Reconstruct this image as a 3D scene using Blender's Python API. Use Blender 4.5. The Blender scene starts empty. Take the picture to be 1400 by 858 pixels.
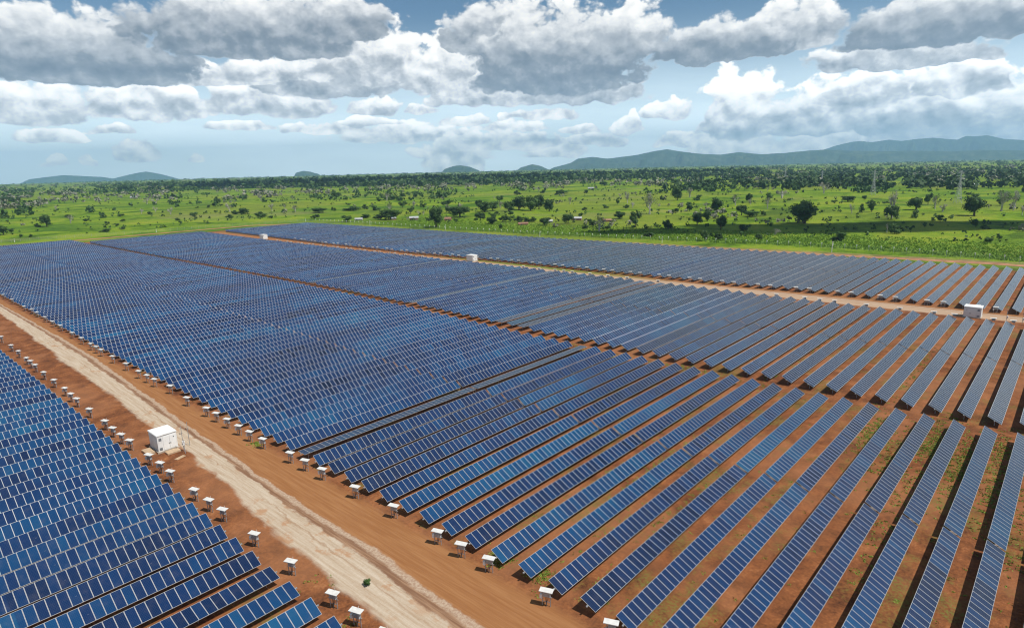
import bpy, bmesh, math, random
import numpy as np
from mathutils import Vector, Matrix

S = bpy.context.scene
COL = S.collection
R = math.radians
rnd = random.Random(7)

# ------------------------------------------------------------------ camera
CAM_H = 46.5
cam_d = bpy.data.cameras.new('camera')
cam = bpy.data.objects.new('camera', cam_d)
COL.objects.link(cam)
cam_d.sensor_fit = 'HORIZONTAL'
cam_d.sensor_width = 36.0
cam_d.lens = 22.234
cam_d.clip_start = 0.5
cam_d.clip_end = 60000
cam_r = Vector((0.66760327, -0.74414228, -0.02362508))
cam_u = Vector((0.18484705, 0.13492905, 0.97346069))
cam_f = Vector((0.72120555, 0.65425257, -0.22763158))
M = Matrix((cam_r, cam_u, -cam_f)).transposed().to_4x4()
M.translation = Vector((0, 0, CAM_H))
cam.matrix_world = M
S.camera = cam

# ------------------------------------------------------------------ render look
S.render.engine = 'CYCLES'
S.view_settings.view_transform = 'Standard'
S.view_settings.look = 'None'
S.view_settings.gamma = 1.0
S.view_settings.use_curve_mapping = False
S.view_settings.exposure = 0.0
S.cycles.max_bounces = 6
S.cycles.diffuse_bounces = 2
S.cycles.glossy_bounces = 3
S.cycles.transmission_bounces = 2
S.cycles.volume_bounces = 1
S.cycles.use_denoising = True
S.cycles.filter_width = 1.15
S.cycles.caustics_reflective = False
S.cycles.caustics_refractive = False

# ------------------------------------------------------------------ sun: behind the camera's right shoulder, high
SUN_EL = R(60.0)
SUN_AZ = R(-79.0)                   # direction towards the sun, from +X towards +Y
sun_dir = Vector((math.cos(SUN_EL) * math.cos(SUN_AZ), math.cos(SUN_EL) * math.sin(SUN_AZ), math.sin(SUN_EL)))
sun_l = bpy.data.lights.new('sun', 'SUN')
sun_l.energy = 4.9
sun_l.angle = R(0.53)
sun_l.color = (1.0, 0.955, 0.88)
sun = bpy.data.objects.new('sun', sun_l)
COL.objects.link(sun)
sun.rotation_euler = sun_dir.to_track_quat('Z', 'Y').to_euler()


# ------------------------------------------------------------------ node helper
class NT:
    def __init__(self, tree):
        self.t = tree
        self.n = tree.nodes
        self.l = tree.links

    def put(self, sock, v):
        if v is None:
            return
        if isinstance(v, bpy.types.NodeSocket):
            self.l.new(v, sock)
        elif isinstance(v, (tuple, list)) and len(v) == 3 and sock.type == 'RGBA':
            sock.default_value = (*v, 1)
        else:
            sock.default_value = v

    def node(self, typ, **kw):
        nd = self.n.new(typ)
        for k, v in kw.items():
            setattr(nd, k, v)
        return nd

    def m(self, op, a, b=None, c=None, clamp=False):
        nd = self.node('ShaderNodeMath', operation=op, use_clamp=clamp)
        for i, v in enumerate((a, b, c)):
            self.put(nd.inputs[i], v)
        return nd.outputs[0]

    def v(self, op, a, b=None, s=None):
        nd = self.node('ShaderNodeVectorMath', operation=op)
        self.put(nd.inputs[0], a)
        if b is not None:
            self.put(nd.inputs[1], b)
        if s is not None:
            self.put(nd.inputs['Scale'], s)
        return nd.outputs['Value'] if op in ('LENGTH', 'DOT_PRODUCT', 'DISTANCE') else nd.outputs[0]

    def xyz(self, vec):
        nd = self.node('ShaderNodeSeparateXYZ')
        self.put(nd.inputs[0], vec)
        return nd.outputs

    def comb(self, x=0.0, y=0.0, z=0.0):
        nd = self.node('ShaderNodeCombineXYZ')
        for i, v in enumerate((x, y, z)):
            self.put(nd.inputs[i], v)
        return nd.outputs[0]

    def noise(self, vec, scale, detail=4.0, rough=0.55, dist=0.0, dim='3D', lac=2.0):
        nd = self.node('ShaderNodeTexNoise', noise_dimensions=dim)
        self.put(nd.inputs['Vector'], vec)
        nd.inputs['Scale'].default_value = scale
        nd.inputs['Detail'].default_value = detail
        nd.inputs['Roughness'].default_value = rough
        nd.inputs['Lacunarity'].default_value = lac
        nd.inputs['Distortion'].default_value = dist
        return nd.outputs['Fac']

    def white(self, vec):
        nd = self.node('ShaderNodeTexWhiteNoise', noise_dimensions='3D')
        self.put(nd.inputs['Vector'], vec)
        return nd.outputs['Value']

    def step(self, x, a, b, lo=0.0, hi=1.0, smooth=True):
        nd = self.node('ShaderNodeMapRange', interpolation_type='SMOOTHSTEP' if smooth else 'LINEAR')
        self.put(nd.inputs['Value'], x)
        for k, v in (('From Min', a), ('From Max', b), ('To Min', lo), ('To Max', hi)):
            self.put(nd.inputs[k], v)
        return nd.outputs[0]

    def mix(self, f, a, b, mode='MIX'):
        nd = self.node('ShaderNodeMix', data_type='RGBA', blend_type=mode)
        self.put(nd.inputs['Factor'], f)
        self.put(nd.inputs['A'], a) if False else None
        A = [s for s in nd.inputs if s.name == 'A' and s.type == 'RGBA'][0]
        B = [s for s in nd.inputs if s.name == 'B' and s.type == 'RGBA'][0]
        self.put(A, a)
        self.put(B, b)
        return [s for s in nd.outputs if s.type == 'RGBA'][0]

    def ramp(self, f, stops, interp='LINEAR'):
        nd = self.node('ShaderNodeValToRGB')
        cr = nd.color_ramp
        cr.interpolation = interp
        while len(cr.elements) > 1:
            cr.elements.remove(cr.elements[-1])
        for i, (p, c) in enumerate(stops):
            e = cr.elements[0] if i == 0 else cr.elements.new(p)
            e.position = p
            e.color = (*c, 1) if len(c) == 3 else c
        self.put(nd.inputs[0], f)
        return nd.outputs[0]

    def curve(self, f, pts):
        nd = self.node('ShaderNodeFloatCurve')
        c = nd.mapping.curves[0]
        while len(c.points) > 2:
            c.points.remove(c.points[1])
        c.points[0].location = pts[0]
        c.points[1].location = pts[-1]
        for p in pts[1:-1]:
            c.points.new(*p)
        nd.mapping.update()
        self.put(nd.inputs['Value'], f)
        return nd.outputs[0]


# ------------------------------------------------------------------ world: Nishita sky with procedural cumulus
world = bpy.data.worlds.new('World')
S.world = world
world.use_nodes = True
W = NT(world.node_tree)
W.n.clear()
SKY = 0.06
out = W.node('ShaderNodeOutputWorld')
sky = W.node('ShaderNodeTexSky', sky_type='NISHITA')
sky.sun_disc = False
sky.sun_elevation = SUN_EL
# Nishita's azimuth runs clockwise from +Y
sky.sun_rotation = math.atan2(sun_dir.x, sun_dir.y)
sky.altitude = 200
sky.air_density = 1.0
sky.dust_density = 0.6
sky.ozone_density = 2.0

tc = W.node('ShaderNodeTexCoord')
dx, dy, dz = W.xyz(tc.outputs['Generated'])
# the sky seen at and below the horizon is the pale air just above it
dzc = W.m('MAXIMUM', dz, 0.012)
W.l.new(W.comb(dx, dy, dzc), sky.inputs['Vector'])
skyc = W.mix(1.0, sky.outputs[0], (0.95,1.15,1.25), 'MULTIPLY')
el = W.m('MULTIPLY', W.m('ARCSINE', W.m('MAXIMUM', dz, 0.0)), 57.29578)
az = W.m('MULTIPLY', W.m('ARCTAN2', dy, dx), -57.29578)
u = W.m('ADD', az, 42.21)          # degrees to the right of the line up the solar field
p0 = W.comb(u, el, 0.0)
k = 1.0 / SKY


def background(colour):
    b = W.node('ShaderNodeBackground')
    b.inputs['Strength'].default_value = SKY
    W.l.new(colour, b.inputs['Color'])
    return b.outputs[0]


# ---- overhead: broken cumulus on a plane above
inv = W.m('DIVIDE', 1.0, W.m('MAXIMUM', dz, 0.08))
ohn = W.noise(W.comb(W.m('MULTIPLY', dx, inv), W.m('MULTIPLY', dy, inv), 0.0), 1.3, 5.0, 0.55, dim='2D')
oh_d = W.m('MULTIPLY', W.step(W.m('ADD', ohn, W.step(el, 14.0, 42.0, 0.20, 0.0)), 0.44, 0.62), W.step(el, 20.0, 55.0, 0.95, 0.55))
high = background(W.mix(oh_d, skyc, (0.31 * k, 0.325 * k, 0.35 * k)))

# ---- the band of sky over the horizon: banks of cumulus with grey undersides
# domain warp so the outlines billow
wn = W.node('ShaderNodeTexNoise', noise_dimensions='2D')
W.put(wn.inputs['Vector'], W.v('MULTIPLY', p0, (0.40, 0.55, 1.0)))
wn.inputs['Scale'].default_value = 1.0
wn.inputs['Detail'].default_value = 3.0
warp = W.v('MULTIPLY', W.v('SUBTRACT', wn.outputs['Color'], (0.5, 0.5, 0.5)), (2.2, 0.9, 0.0))
pw = W.v('ADD', p0, W.v('SCALE', warp, s=0.35))
pb = W.v('ADD', p0, warp)


def billow(vec):
    n = W.noise(W.v('MULTIPLY', vec, (0.42, 0.58, 1.0)), 1.0, 9.0, 0.525, dim='2D')
    vo = W.node('ShaderNodeTexVoronoi', voronoi_dimensions='2D', feature='F1')
    W.put(vo.inputs['Vector'], W.v('MULTIPLY', vec, (0.62, 0.80, 1.0)))
    vo.inputs['Scale'].default_value = 1.0
    vo.inputs['Detail'].default_value = 2.0
    vo.inputs['Roughness'].default_value = 0.5
    vo.inputs['Lacunarity'].default_value = 2.2
    vo.normalize = True
    return W.m('ADD', W.m('MULTIPLY', n, 0.60), W.m('MULTIPLY', W.m('SUBTRACT', 0.90, vo.outputs['Distance']), 0.50))


n0 = billow(pw)
n1 = billow(W.v('ADD', pw, (0.30, 0.62, 0.0)))
edge_n = W.m('MULTIPLY', W.m('SUBTRACT', n0, 0.56), 2.4)
relief = W.m('MULTIPLY', W.m('SUBTRACT', n0, n1), 1.75)
ub, vb, _ = W.xyz(pb)

# each cumulus: degrees right, elevation of its flat base, half width, height, tone of its base, tone of its top; far ones first
CLOUDS = [(-8.51, 2.47, 6.83, 1.57, 0.66, 0.9), (-15.16, 3.16, 4.14, 1.05, 0.66, 0.86), (0.39, 3.15, 3.81, 0.97, 0.64, 0.92), (-4.79, 0.92, 3.82, 2.09, 0.68, 0.98), (-21.97, 3.43, 3.27, 0.68, 0.66, 0.84), (-35.17, 2.65, 2.97, 0.8, 0.68, 0.84), (-31.09, 3.18, 2.32, 0.63, 0.68, 0.86), (14.77, 1.52, 2.4, 1.31, 0.62, 0.98), (4.19, 0.96, 3.19, 1.36, 0.66, 0.95), (17.68, 2.49, 2.09, 1.39, 0.6, 1.0), (24.45, 0.97, 2.67, 1.46, 0.64, 1.0), (30.92, 1.49, 2.84, 1.16, 0.6, 0.98), (37.07, 1.42, 2.05, 1.18, 0.6, 1.0), (-3.41, 3.72, 2.53, 0.84, 0.62, 0.95), (-11.51, 3.72, 2.8, 0.71, 0.62, 0.9), (28.1, 0.52, 4.02, 2.08, 0.62, 0.9), (19.5, 0.67, 5.15, 2.22, 0.62, 0.9), (35.48, 0.79, 3.85, 1.01, 0.6, 0.88), (-4.82, 0.3, 3.19, 2.78, 0.58, 0.78), (-0.28, 1.69, 5.75, 1.54, 0.6, 0.8), (-34.79, 0.97, 0.73, 0.77, 0.7, 0.98), (-32.71, 0.94, 0.68, 0.68, 0.7, 0.96), (-25.57, 0.98, 0.89, 0.73, 0.7, 0.96), (-29.45, 1.37, 1.74, 1.82, 0.6, 0.76), (8.0, 1.66, 2.83, 0.98, 0.58, 0.8), (6.73, 2.74, 1.89, 0.73, 0.55, 0.83), (34.14, 1.15, 6.18, 2.04, 0.5, 0.88), (22.19, 2.31, 7.11, 1.92, 0.45, 0.83), (10.47, 2.74, 1.3, 1.79, 0.6, 1.08), (13.79, 3.81, 2.28, 1.52, 0.58, 1.03), (2.95, 4.05, 3.79, 0.84, 0.6, 0.8), (-34.93, 4.15, 3.6, 3.12, 0.5, 0.93), (-28.51, 4.68, 4.86, 2.81, 0.5, 0.96), (-21.79, 5.05, 3.8, 2.74, 0.5, 1.0), (-17.91, 4.91, 3.71, 2.69, 0.5, 0.96), (-11.43, 4.78, 2.55, 1.63, 0.5, 0.93), (-7.44, 4.68, 1.62, 0.95, 0.55, 0.93), (-3.34, 5.34, 4.14, 1.65, 0.55, 1.0), (1.08, 5.42, 3.78, 1.53, 0.45, 0.88), (35.73, 2.28, 4.22, 4.11, 0.48, 1.0), (30.84, 2.34, 4.25, 4.14, 0.42, 1.03), (25.87, 2.81, 3.62, 4.31, 0.48, 1.03), (19.66, 2.75, 3.85, 5.32, 0.5, 1.15), (28.26, 4.28, 3.44, 2.82, 0.5, 1.0), (34.18, 4.66, 3.46, 2.45, 0.5, 0.98), (6.72, 5.49, 5.95, 2.67, 0.4, 1.03), (-9.12, 7.44, 2.56, 5.25, 0.6, 1.08), (-4.22, 6.83, 4.97, 5.18, 0.52, 1.15), (-1.71, 6.96, 2.13, 1.62, 0.5, 1.03), (-14.86, 6.69, 6.7, 4.08, 0.38, 0.93), (-10.91, 7.79, 2.7, 5.2, 0.5, 1.06), (-25.74, 6.96, 6.56, 1.77, 0.55, 1.0), (-19.34, 7.4, 4.98, 1.63, 0.5, 0.93), (-35.68, 9.67, 1.61, 1.81, 0.6, 0.98), (-31.84, 7.36, 8.51, 4.56, 0.18, 0.78), (-21.27, 9.65, 9.58, 4.57, 0.24, 0.78), (-13.34, 10.8, 4.36, 3.15, 0.28, 0.78), (10.35, 9.35, 4.2, 3.78, 0.5, 0.93), (-0.07, 9.85, 6.16, 4.34, 0.36, 0.78), (4.55, 7.21, 8.34, 6.37, 0.18, 0.78), (30.41, 6.68, 6.99, 2.09, 0.38, 0.88), (23.33, 8.97, 4.18, 3.55, 0.45, 0.88), (17.67, 8.36, 6.48, 2.99, 0.18, 0.78), (36.83, 8.23, 2.78, 2.7, 0.26, 0.78), (32.04, 8.27, 6.7, 3.32, 0.18, 0.78), (55.0, 2.0, 14.0, 5.0, 0.5, 0.8), (75.0, 2.5, 16.0, 6.0, 0.5, 0.8), (52.0, 7.5, 14.0, 7.0, 0.3, 0.6), (80.0, 8.0, 18.0, 7.0, 0.3, 0.6), (-52.0, 3.0, 13.0, 5.0, 0.5, 0.8), (-58.0, 8.0, 16.0, 7.0, 0.3, 0.6), (-85.0, 6.0, 20.0, 8.0, 0.3, 0.6), (115.0, 5.0, 22.0, 9.0, 0.4, 0.7)]
lit, dens = 0.6, 0.0
for (cu, cb, cw, ch, d_, b_) in CLOUDS:
    x_ = W.m('MULTIPLY_ADD', ub, 1 / cw, -cu / cw)
    y_ = W.m('MULTIPLY_ADD', vb, 1 / ch, -cb / ch)
    yy = W.m('MAXIMUM', y_, W.m('MULTIPLY', y_, -4.0))
    dd = W.m('MULTIPLY_ADD', x_, x_, W.m('MULTIPLY', yy, yy))
    fld = W.m('SUBTRACT', W.m('MULTIPLY_ADD', edge_n, 0.85, 0.80), dd)
    mk = W.step(fld, -0.06, 0.24)
    tone = W.step(y_, 0.02, 0.85, d_, b_)
    tone = W.m('MULTIPLY_ADD', relief, 0.35 + 0.45 * d_, tone)
    mf = W.node('ShaderNodeMix', data_type='FLOAT')
    W.put(mf.inputs[0], mk)
    W.put(mf.inputs[2], lit)
    W.put(mf.inputs[3], tone)
    lit = mf.outputs[0]
    dens = W.m('MAXIMUM', mk, dens)
cl = W.ramp(lit, [(0.0, (0.15, 0.19, 0.25)), (0.22, (0.235, 0.275, 0.33)), (0.48, (0.49, 0.52, 0.56)), (0.68, (0.80, 0.81, 0.82)), (0.92, (1.10, 1.08, 1.04))])
cl = W.mix(1.0, cl, (k, k, k), 'MULTIPLY')
# thin pale veil of far air low in the sky
veil = W.m('MULTIPLY', W.step(el, 0.0, 13.0, 1.0, 0.0), W.m('MULTIPLY_ADD', W.noise(W.v('MULTIPLY', p0, (0.08, 0.5, 1)), 1.0, 4.0, dim='2D'), 0.5, 0.68))
base = W.mix(veil, skyc, (0.84 * k, 0.96 * k, 1.03 * k))
low_fade = W.step(el, 0.2, 2.0, 0.85, 1.0)
low_b = W.step(el, 0.0, 12.0, 1.95, 1.14)
low = background(W.mix(1.0, W.mix(W.m('MULTIPLY', dens, low_fade), base, cl), W.comb(low_b, low_b, low_b), 'MULTIPLY'))
mx = W.node('ShaderNodeMixShader')
W.put(mx.inputs[0], W.step(el, 13.5, 17.0))
W.l.new(low, mx.inputs[1])
W.l.new(high, mx.inputs[2])
W.l.new(mx.outputs[0], out.inputs['Surface'])
world.cycles.sampling_method = 'NONE'


# ------------------------------------------------------------------ mesh helpers
class MB:
    """collects boxes, tubes, quads and turns them into one mesh object"""
    def __init__(self):
        self.v, self.f, self.mi, self.uv = [], [], [], {}

    def quad(self, pts, mi=0, uv=None):
        n = len(self.v)
        self.v += [tuple(p) for p in pts]
        if uv:
            self.uv[len(self.f)] = uv
        self.f.append(tuple(range(n, n + len(pts))))
        self.mi.append(mi)

    def box(self, x0, x1, y0, y1, z0, z1, mi=0, top_mi=None, mat=None, top_uv=None):
        n = len(self.v)
        P = [Vector((x, y, z)) for z in (z0, z1) for y in (y0, y1) for x in (x0, x1)]
        if mat is not None:
            P = [mat @ q for q in P]
        self.v += [tuple(q) for q in P]
        F = [(0, 2, 3, 1), (4, 5, 7, 6), (0, 1, 5, 4), (2, 6, 7, 3), (0, 4, 6, 2), (1, 3, 7, 5)]
        for i, q in enumerate(F):
            if i == 1 and top_uv:
                self.uv[len(self.f)] = top_uv
            self.f.append(tuple(n + a for a in q))
            self.mi.append(top_mi if (i == 1 and top_mi is not None) else mi)

    def tube(self, a, b, r0, r1=None, n=6, mi=0, caps=True):
        a, b = Vector(a), Vector(b)
        r1 = r0 if r1 is None else r1
        d = (b - a).normalized()
        s = d.orthogonal().normalized()
        t = d.cross(s)
        k = len(self.v)
        for (c, r) in ((a, r0), (b, r1)):
            for i in range(n):
                w = 2 * math.pi * i / n
                self.v.append(tuple(c + (s * math.cos(w) + t * math.sin(w)) * r))
        for i in range(n):
            j = (i + 1) % n
            self.f.append((k + i, k + j, k + n + j, k + n + i))
            self.mi.append(mi)
        if caps:
            self.f.append(tuple(k + i for i in reversed(range(n))))
            self.f.append(tuple(k + n + i for i in range(n)))
            self.mi += [mi, mi]

    def mesh(self, name, mats, smooth=False):
        me = bpy.data.meshes.new(name)
        me.from_pydata(self.v, [], self.f)
        for m_ in (mats if isinstance(mats, (list, tuple)) else [mats]):
            me.materials.append(m_)
        me.polygons.foreach_set('material_index', self.mi)
        if smooth:
            me.polygons.foreach_set('use_smooth', [True] * len(self.f))
        if self.uv:
            L = me.uv_layers.new(name='UVMap')
            for i, uvs in self.uv.items():
                p = me.polygons[i]
                for li, q in zip(p.loop_indices, uvs):
                    L.data[li].uv = q
        me.update()
        return me


def obj(name, me, parent=None, loc=None):
    o = bpy.data.objects.new(name, me)
    COL.objects.link(o)
    if parent is not None:
        o.parent = parent
    if loc is not None:
        o.location = loc
    return o


def tag(o, label=None, cat=None, group=None, kind=None):
    for k_, v_ in (('label', label), ('category', cat), ('group', group), ('kind', kind)):
        if v_:
            o[k_] = v_
    return o


def copy_tree(o, parent=None):
    c = o.copy()
    COL.objects.link(c)
    c.parent = parent
    for ch in list(kids.get(o, ())) or list(o.children):
        copy_tree(ch, c)
    return c


kids = {}


def interp(x, pts):
    if x <= pts[0][0]:
        return pts[0][1]
    for (a, b), (c, d) in zip(pts, pts[1:]):
        if x <= c:
            return b + (d - b) * (x - a) / (c - a)
    return pts[-1][1]


def gz(x, y):
    d = max(0.0, math.hypot(x, y) - 600.0)
    return -3.0e-7 * d * d


# ------------------------------------------------------------------ materials
def new_mat(name):
    m_ = bpy.data.materials.new(name)
    m_.use_nodes = True
    t = NT(m_.node_tree)
    b = t.n['Principled BSDF']
    return m_, t, b


def plain(name, col, rough=0.6, spec=0.5, metal=0.0, vary=0.0, scale=3.0):
    m_, t, b = new_mat(name)
    b.inputs['Roughness'].default_value = rough
    b.inputs['Specular IOR Level'].default_value = spec
    b.inputs['Metallic'].default_value = metal
    if vary:
        g = t.node('ShaderNodeNewGeometry')
        n = t.noise(g.outputs['Position'], scale, 5.0, 0.6)
        f = t.step(n, 0.3, 0.7, 1 - vary, 1 + vary * 0.5)
        t.l.new(t.mix(1.0, (*col, 1), t.comb(f, f, f), 'MULTIPLY'), b.inputs['Base Color'])
    else:
        b.inputs['Base Color'].default_value = (*col, 1)
    return m_


ROW0, PITCH = 33.5, 4.41
MODX0, MODP = 47.71, 1.006


def panel_material():
    m_, t, b = new_mat('solar_panel_glass')
    g = t.node('ShaderNodeNewGeometry')
    px, py, pz = t.xyz(g.outputs['Position'])
    row = t.m('FLOOR', t.m('ADD', t.m('DIVIDE', t.m('SUBTRACT', py, ROW0), PITCH), 0.5))
    uv = t.node('ShaderNodeUVMap', uv_map='UVMap')
    ux, uy, _ = t.xyz(uv.outputs[0])
    oi = t.node('ShaderNodeObjectInfo')
    lx, ly, lz = t.xyz(oi.outputs['Location'])
    colm = t.m('FLOOR', t.m('ADD', t.m('ADD', t.m('DIVIDE', lx, MODP), t.m('FLOOR', ux)), 0.5))
    wing = t.m('FLOOR', t.m('DIVIDE', t.m('SUBTRACT', px, 7.2), 40.2))
    w1 = t.white(t.comb(row, wing, 3.7))
    w1b = t.white(t.comb(row, t.m('FLOOR', t.m('DIVIDE', colm, 6.0)), 9.1))
    w2 = t.white(t.comb(row, colm, 1.3))
    drift = t.noise(t.comb(t.m('MULTIPLY', px, 0.02), t.m('MULTIPLY', py, 0.05), 0.0), 1.0, 3.0, 0.6)
    f = t.m('ADD', t.m('MULTIPLY', w1, 0.45), t.m('MULTIPLY', t.m('POWER', w2, 1.6), 0.30))
    f = t.m('ADD', f, t.m('MULTIPLY', w1b, 0.20))
    f = t.m('MULTIPLY', f, t.step(drift, 0.35, 0.65, 0.55, 1.35))
    cell = t.ramp(f, [(0.0, (0.002, 0.009, 0.036)), (0.30, (0.002, 0.021, 0.084)), (0.6, (0.002, 0.046, 0.135)), (1.0, (0.004, 0.078, 0.175))])
    fu = t.m('FRACT', ux)

    def edge(x, w):
        return t.m('LESS_THAN', t.m('SUBTRACT', 0.5, t.m('ABSOLUTE', t.m('SUBTRACT', x, 0.5))), w)
    cu = t.m('FRACT', t.m('MULTIPLY', t.m('SUBTRACT', fu, 0.055), 6.0 / 0.89))
    cv = t.m('FRACT', t.m('MULTIPLY', t.m('SUBTRACT', uy, 0.028), 12.0 / 0.944))
    grid = t.m('MAXIMUM', edge(cu, 0.035), edge(cv, 0.035))
    bus = t.m('MULTIPLY', edge(t.m('FRACT', t.m('MULTIPLY', cu, 3.0)), 0.05), 0.35)
    cell = t.mix(t.m('MAXIMUM', t.m('MULTIPLY', grid, 0.5), t.m('MULTIPLY', bus, 0.6)), cell, (0.075, 0.10, 0.17))
    # grazing view: silicon loses its blue, and grey glass reflection is painted into the colour
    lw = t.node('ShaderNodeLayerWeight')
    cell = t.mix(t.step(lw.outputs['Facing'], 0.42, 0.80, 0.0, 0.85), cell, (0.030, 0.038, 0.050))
    frame = t.m('MAXIMUM', edge(fu, 0.038), edge(uy, 0.022))
    col = t.mix(frame, cell, (0.40, 0.41, 0.42))
    dust = t.noise(g.outputs['Position'], 0.8, 4.0, 0.65)
    col = t.mix(t.step(dust, 0.45, 0.85, 0.0, 0.05), col, (0.32, 0.24, 0.18))
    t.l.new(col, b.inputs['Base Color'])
    t.put(b.inputs['Roughness'], t.m('ADD', t.step(dust, 0.3, 0.8, 0.10, 0.22), t.m('MULTIPLY', frame, 0.3)))
    b.inputs['IOR'].default_value = 1.62
    b.inputs['Sheen Weight'].default_value = 0.16
    b.inputs['Sheen Roughness'].default_value = 0.35
    b.inputs['Sheen Tint'].default_value = (0.85, 0.86, 0.84, 1)
    b.inputs['Specular IOR Level'].default_value = 0.5
    return m_


MAT = {
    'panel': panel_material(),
    'frame': plain('anodised_aluminium', (0.37, 0.38, 0.39), 0.42),
    'back': plain('panel_backsheet', (0.55, 0.55, 0.54), 0.7),
    'galv': plain('galvanised_steel', (0.36, 0.37, 0.38), 0.5, 0.5, 0.25, 0.2, 2.0),
    'rust': plain('weathered_steel', (0.30, 0.22, 0.17), 0.7, 0.3, 0.0, 0.3, 3.0),
    'white': plain('white_painted_sheet', (0.80, 0.80, 0.78), 0.45, 0.5, 0.0, 0.05, 1.2),
    'wall': plain('white_kiosk_wall', (0.76, 0.76, 0.74), 0.6, 0.4, 0.0, 0.10, 0.9),
    'grey': plain('grey_enclosure', (0.42, 0.44, 0.45), 0.5),
    'dark': plain('dark_fitting', (0.06, 0.06, 0.065), 0.6),
    'canopy': plain('dusty_canopy_sheet', (0.66, 0.65, 0.62), 0.55, 0.4, 0.0, 0.12, 2.0),
    'farm': plain('limewashed_wall', (0.46, 0.44, 0.40), 0.85, 0.2, 0.0, 0.15, 0.7),
    'conc': plain('pale_concrete', (0.46, 0.38, 0.30), 0.85, 0.2, 0.0, 0.2, 1.5),
    'slab': plain('sandy_slab', (0.50, 0.36, 0.23), 0.85, 0.2, 0.0, 0.2, 1.5),
    'trunk': plain('bark', (0.12, 0.09, 0.065), 0.9, 0.2, 0.0, 0.2, 1.0),
    'twig': plain('bare_grey_twigs', (0.46, 0.43, 0.38), 0.9, 0.1),
    'mudwall': plain('mud_brick_wall', (0.34, 0.17, 0.11), 0.9, 0.2, 0.0, 0.25, 0.7),
    'tin': plain('tin_roof', (0.46, 0.47, 0.47), 0.5, 0.4, 0.1, 0.15, 0.4),
    'thatch': plain('old_thatch', (0.30, 0.18, 0.12), 0.95, 0.1, 0.0, 0.25, 0.8),
    'steel': plain('pylon_steel', (0.40, 0.42, 0.43), 0.5, 0.5, 0.2),
}


def leaf_mat(name, a, b_, c):
    m_, t, b = new_mat(name)
    g = t.node('ShaderNodeNewGeometry')
    oi = t.node('ShaderNodeObjectInfo')
    w = t.white(t.v('FLOOR', t.v('SCALE', g.outputs['Position'], s=1.6)))
    n = t.noise(g.outputs['Position'], 0.12, 2.0)
    f = t.m('ADD', t.m('MULTIPLY', w, 0.5), t.m('ADD', t.m('MULTIPLY', oi.outputs['Random'], 0.35), t.m('MULTIPLY', n, 0.3)))
    t.l.new(t.ramp(f, [(0.1, a), (0.55, b_), (1.0, c)]), b.inputs['Base Color'])
    b.inputs['Roughness'].default_value = 0.65
    b.inputs['Specular IOR Level'].default_value = 0.25
    b.inputs['Transmission Weight'].default_value = 0.0
    return m_


MAT['dense'] = leaf_mat('dark_foliage', (0.016, 0.040, 0.009), (0.036, 0.078, 0.015), (0.080, 0.140, 0.026))
MAT['leafy'] = leaf_mat('green_foliage', (0.028, 0.065, 0.014), (0.050, 0.105, 0.020), (0.085, 0.15, 0.030))
MAT['sparse'] = leaf_mat('grey_green_foliage', (0.060, 0.090, 0.035), (0.10, 0.135, 0.055), (0.14, 0.17, 0.075))
MAT['weed'] = leaf_mat('weed_leaves', (0.10, 0.20, 0.014), (0.16, 0.29, 0.02), (0.24, 0.36, 0.035))

MAT['pale'] = leaf_mat('pale_grey_crowns', (0.10, 0.12, 0.075), (0.17, 0.18, 0.12), (0.26, 0.25, 0.19))
MAT['ground_weed'] = leaf_mat('ground_weed_leaves', (0.10, 0.17, 0.02), (0.17, 0.25, 0.03), (0.25, 0.31, 0.06))


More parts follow.
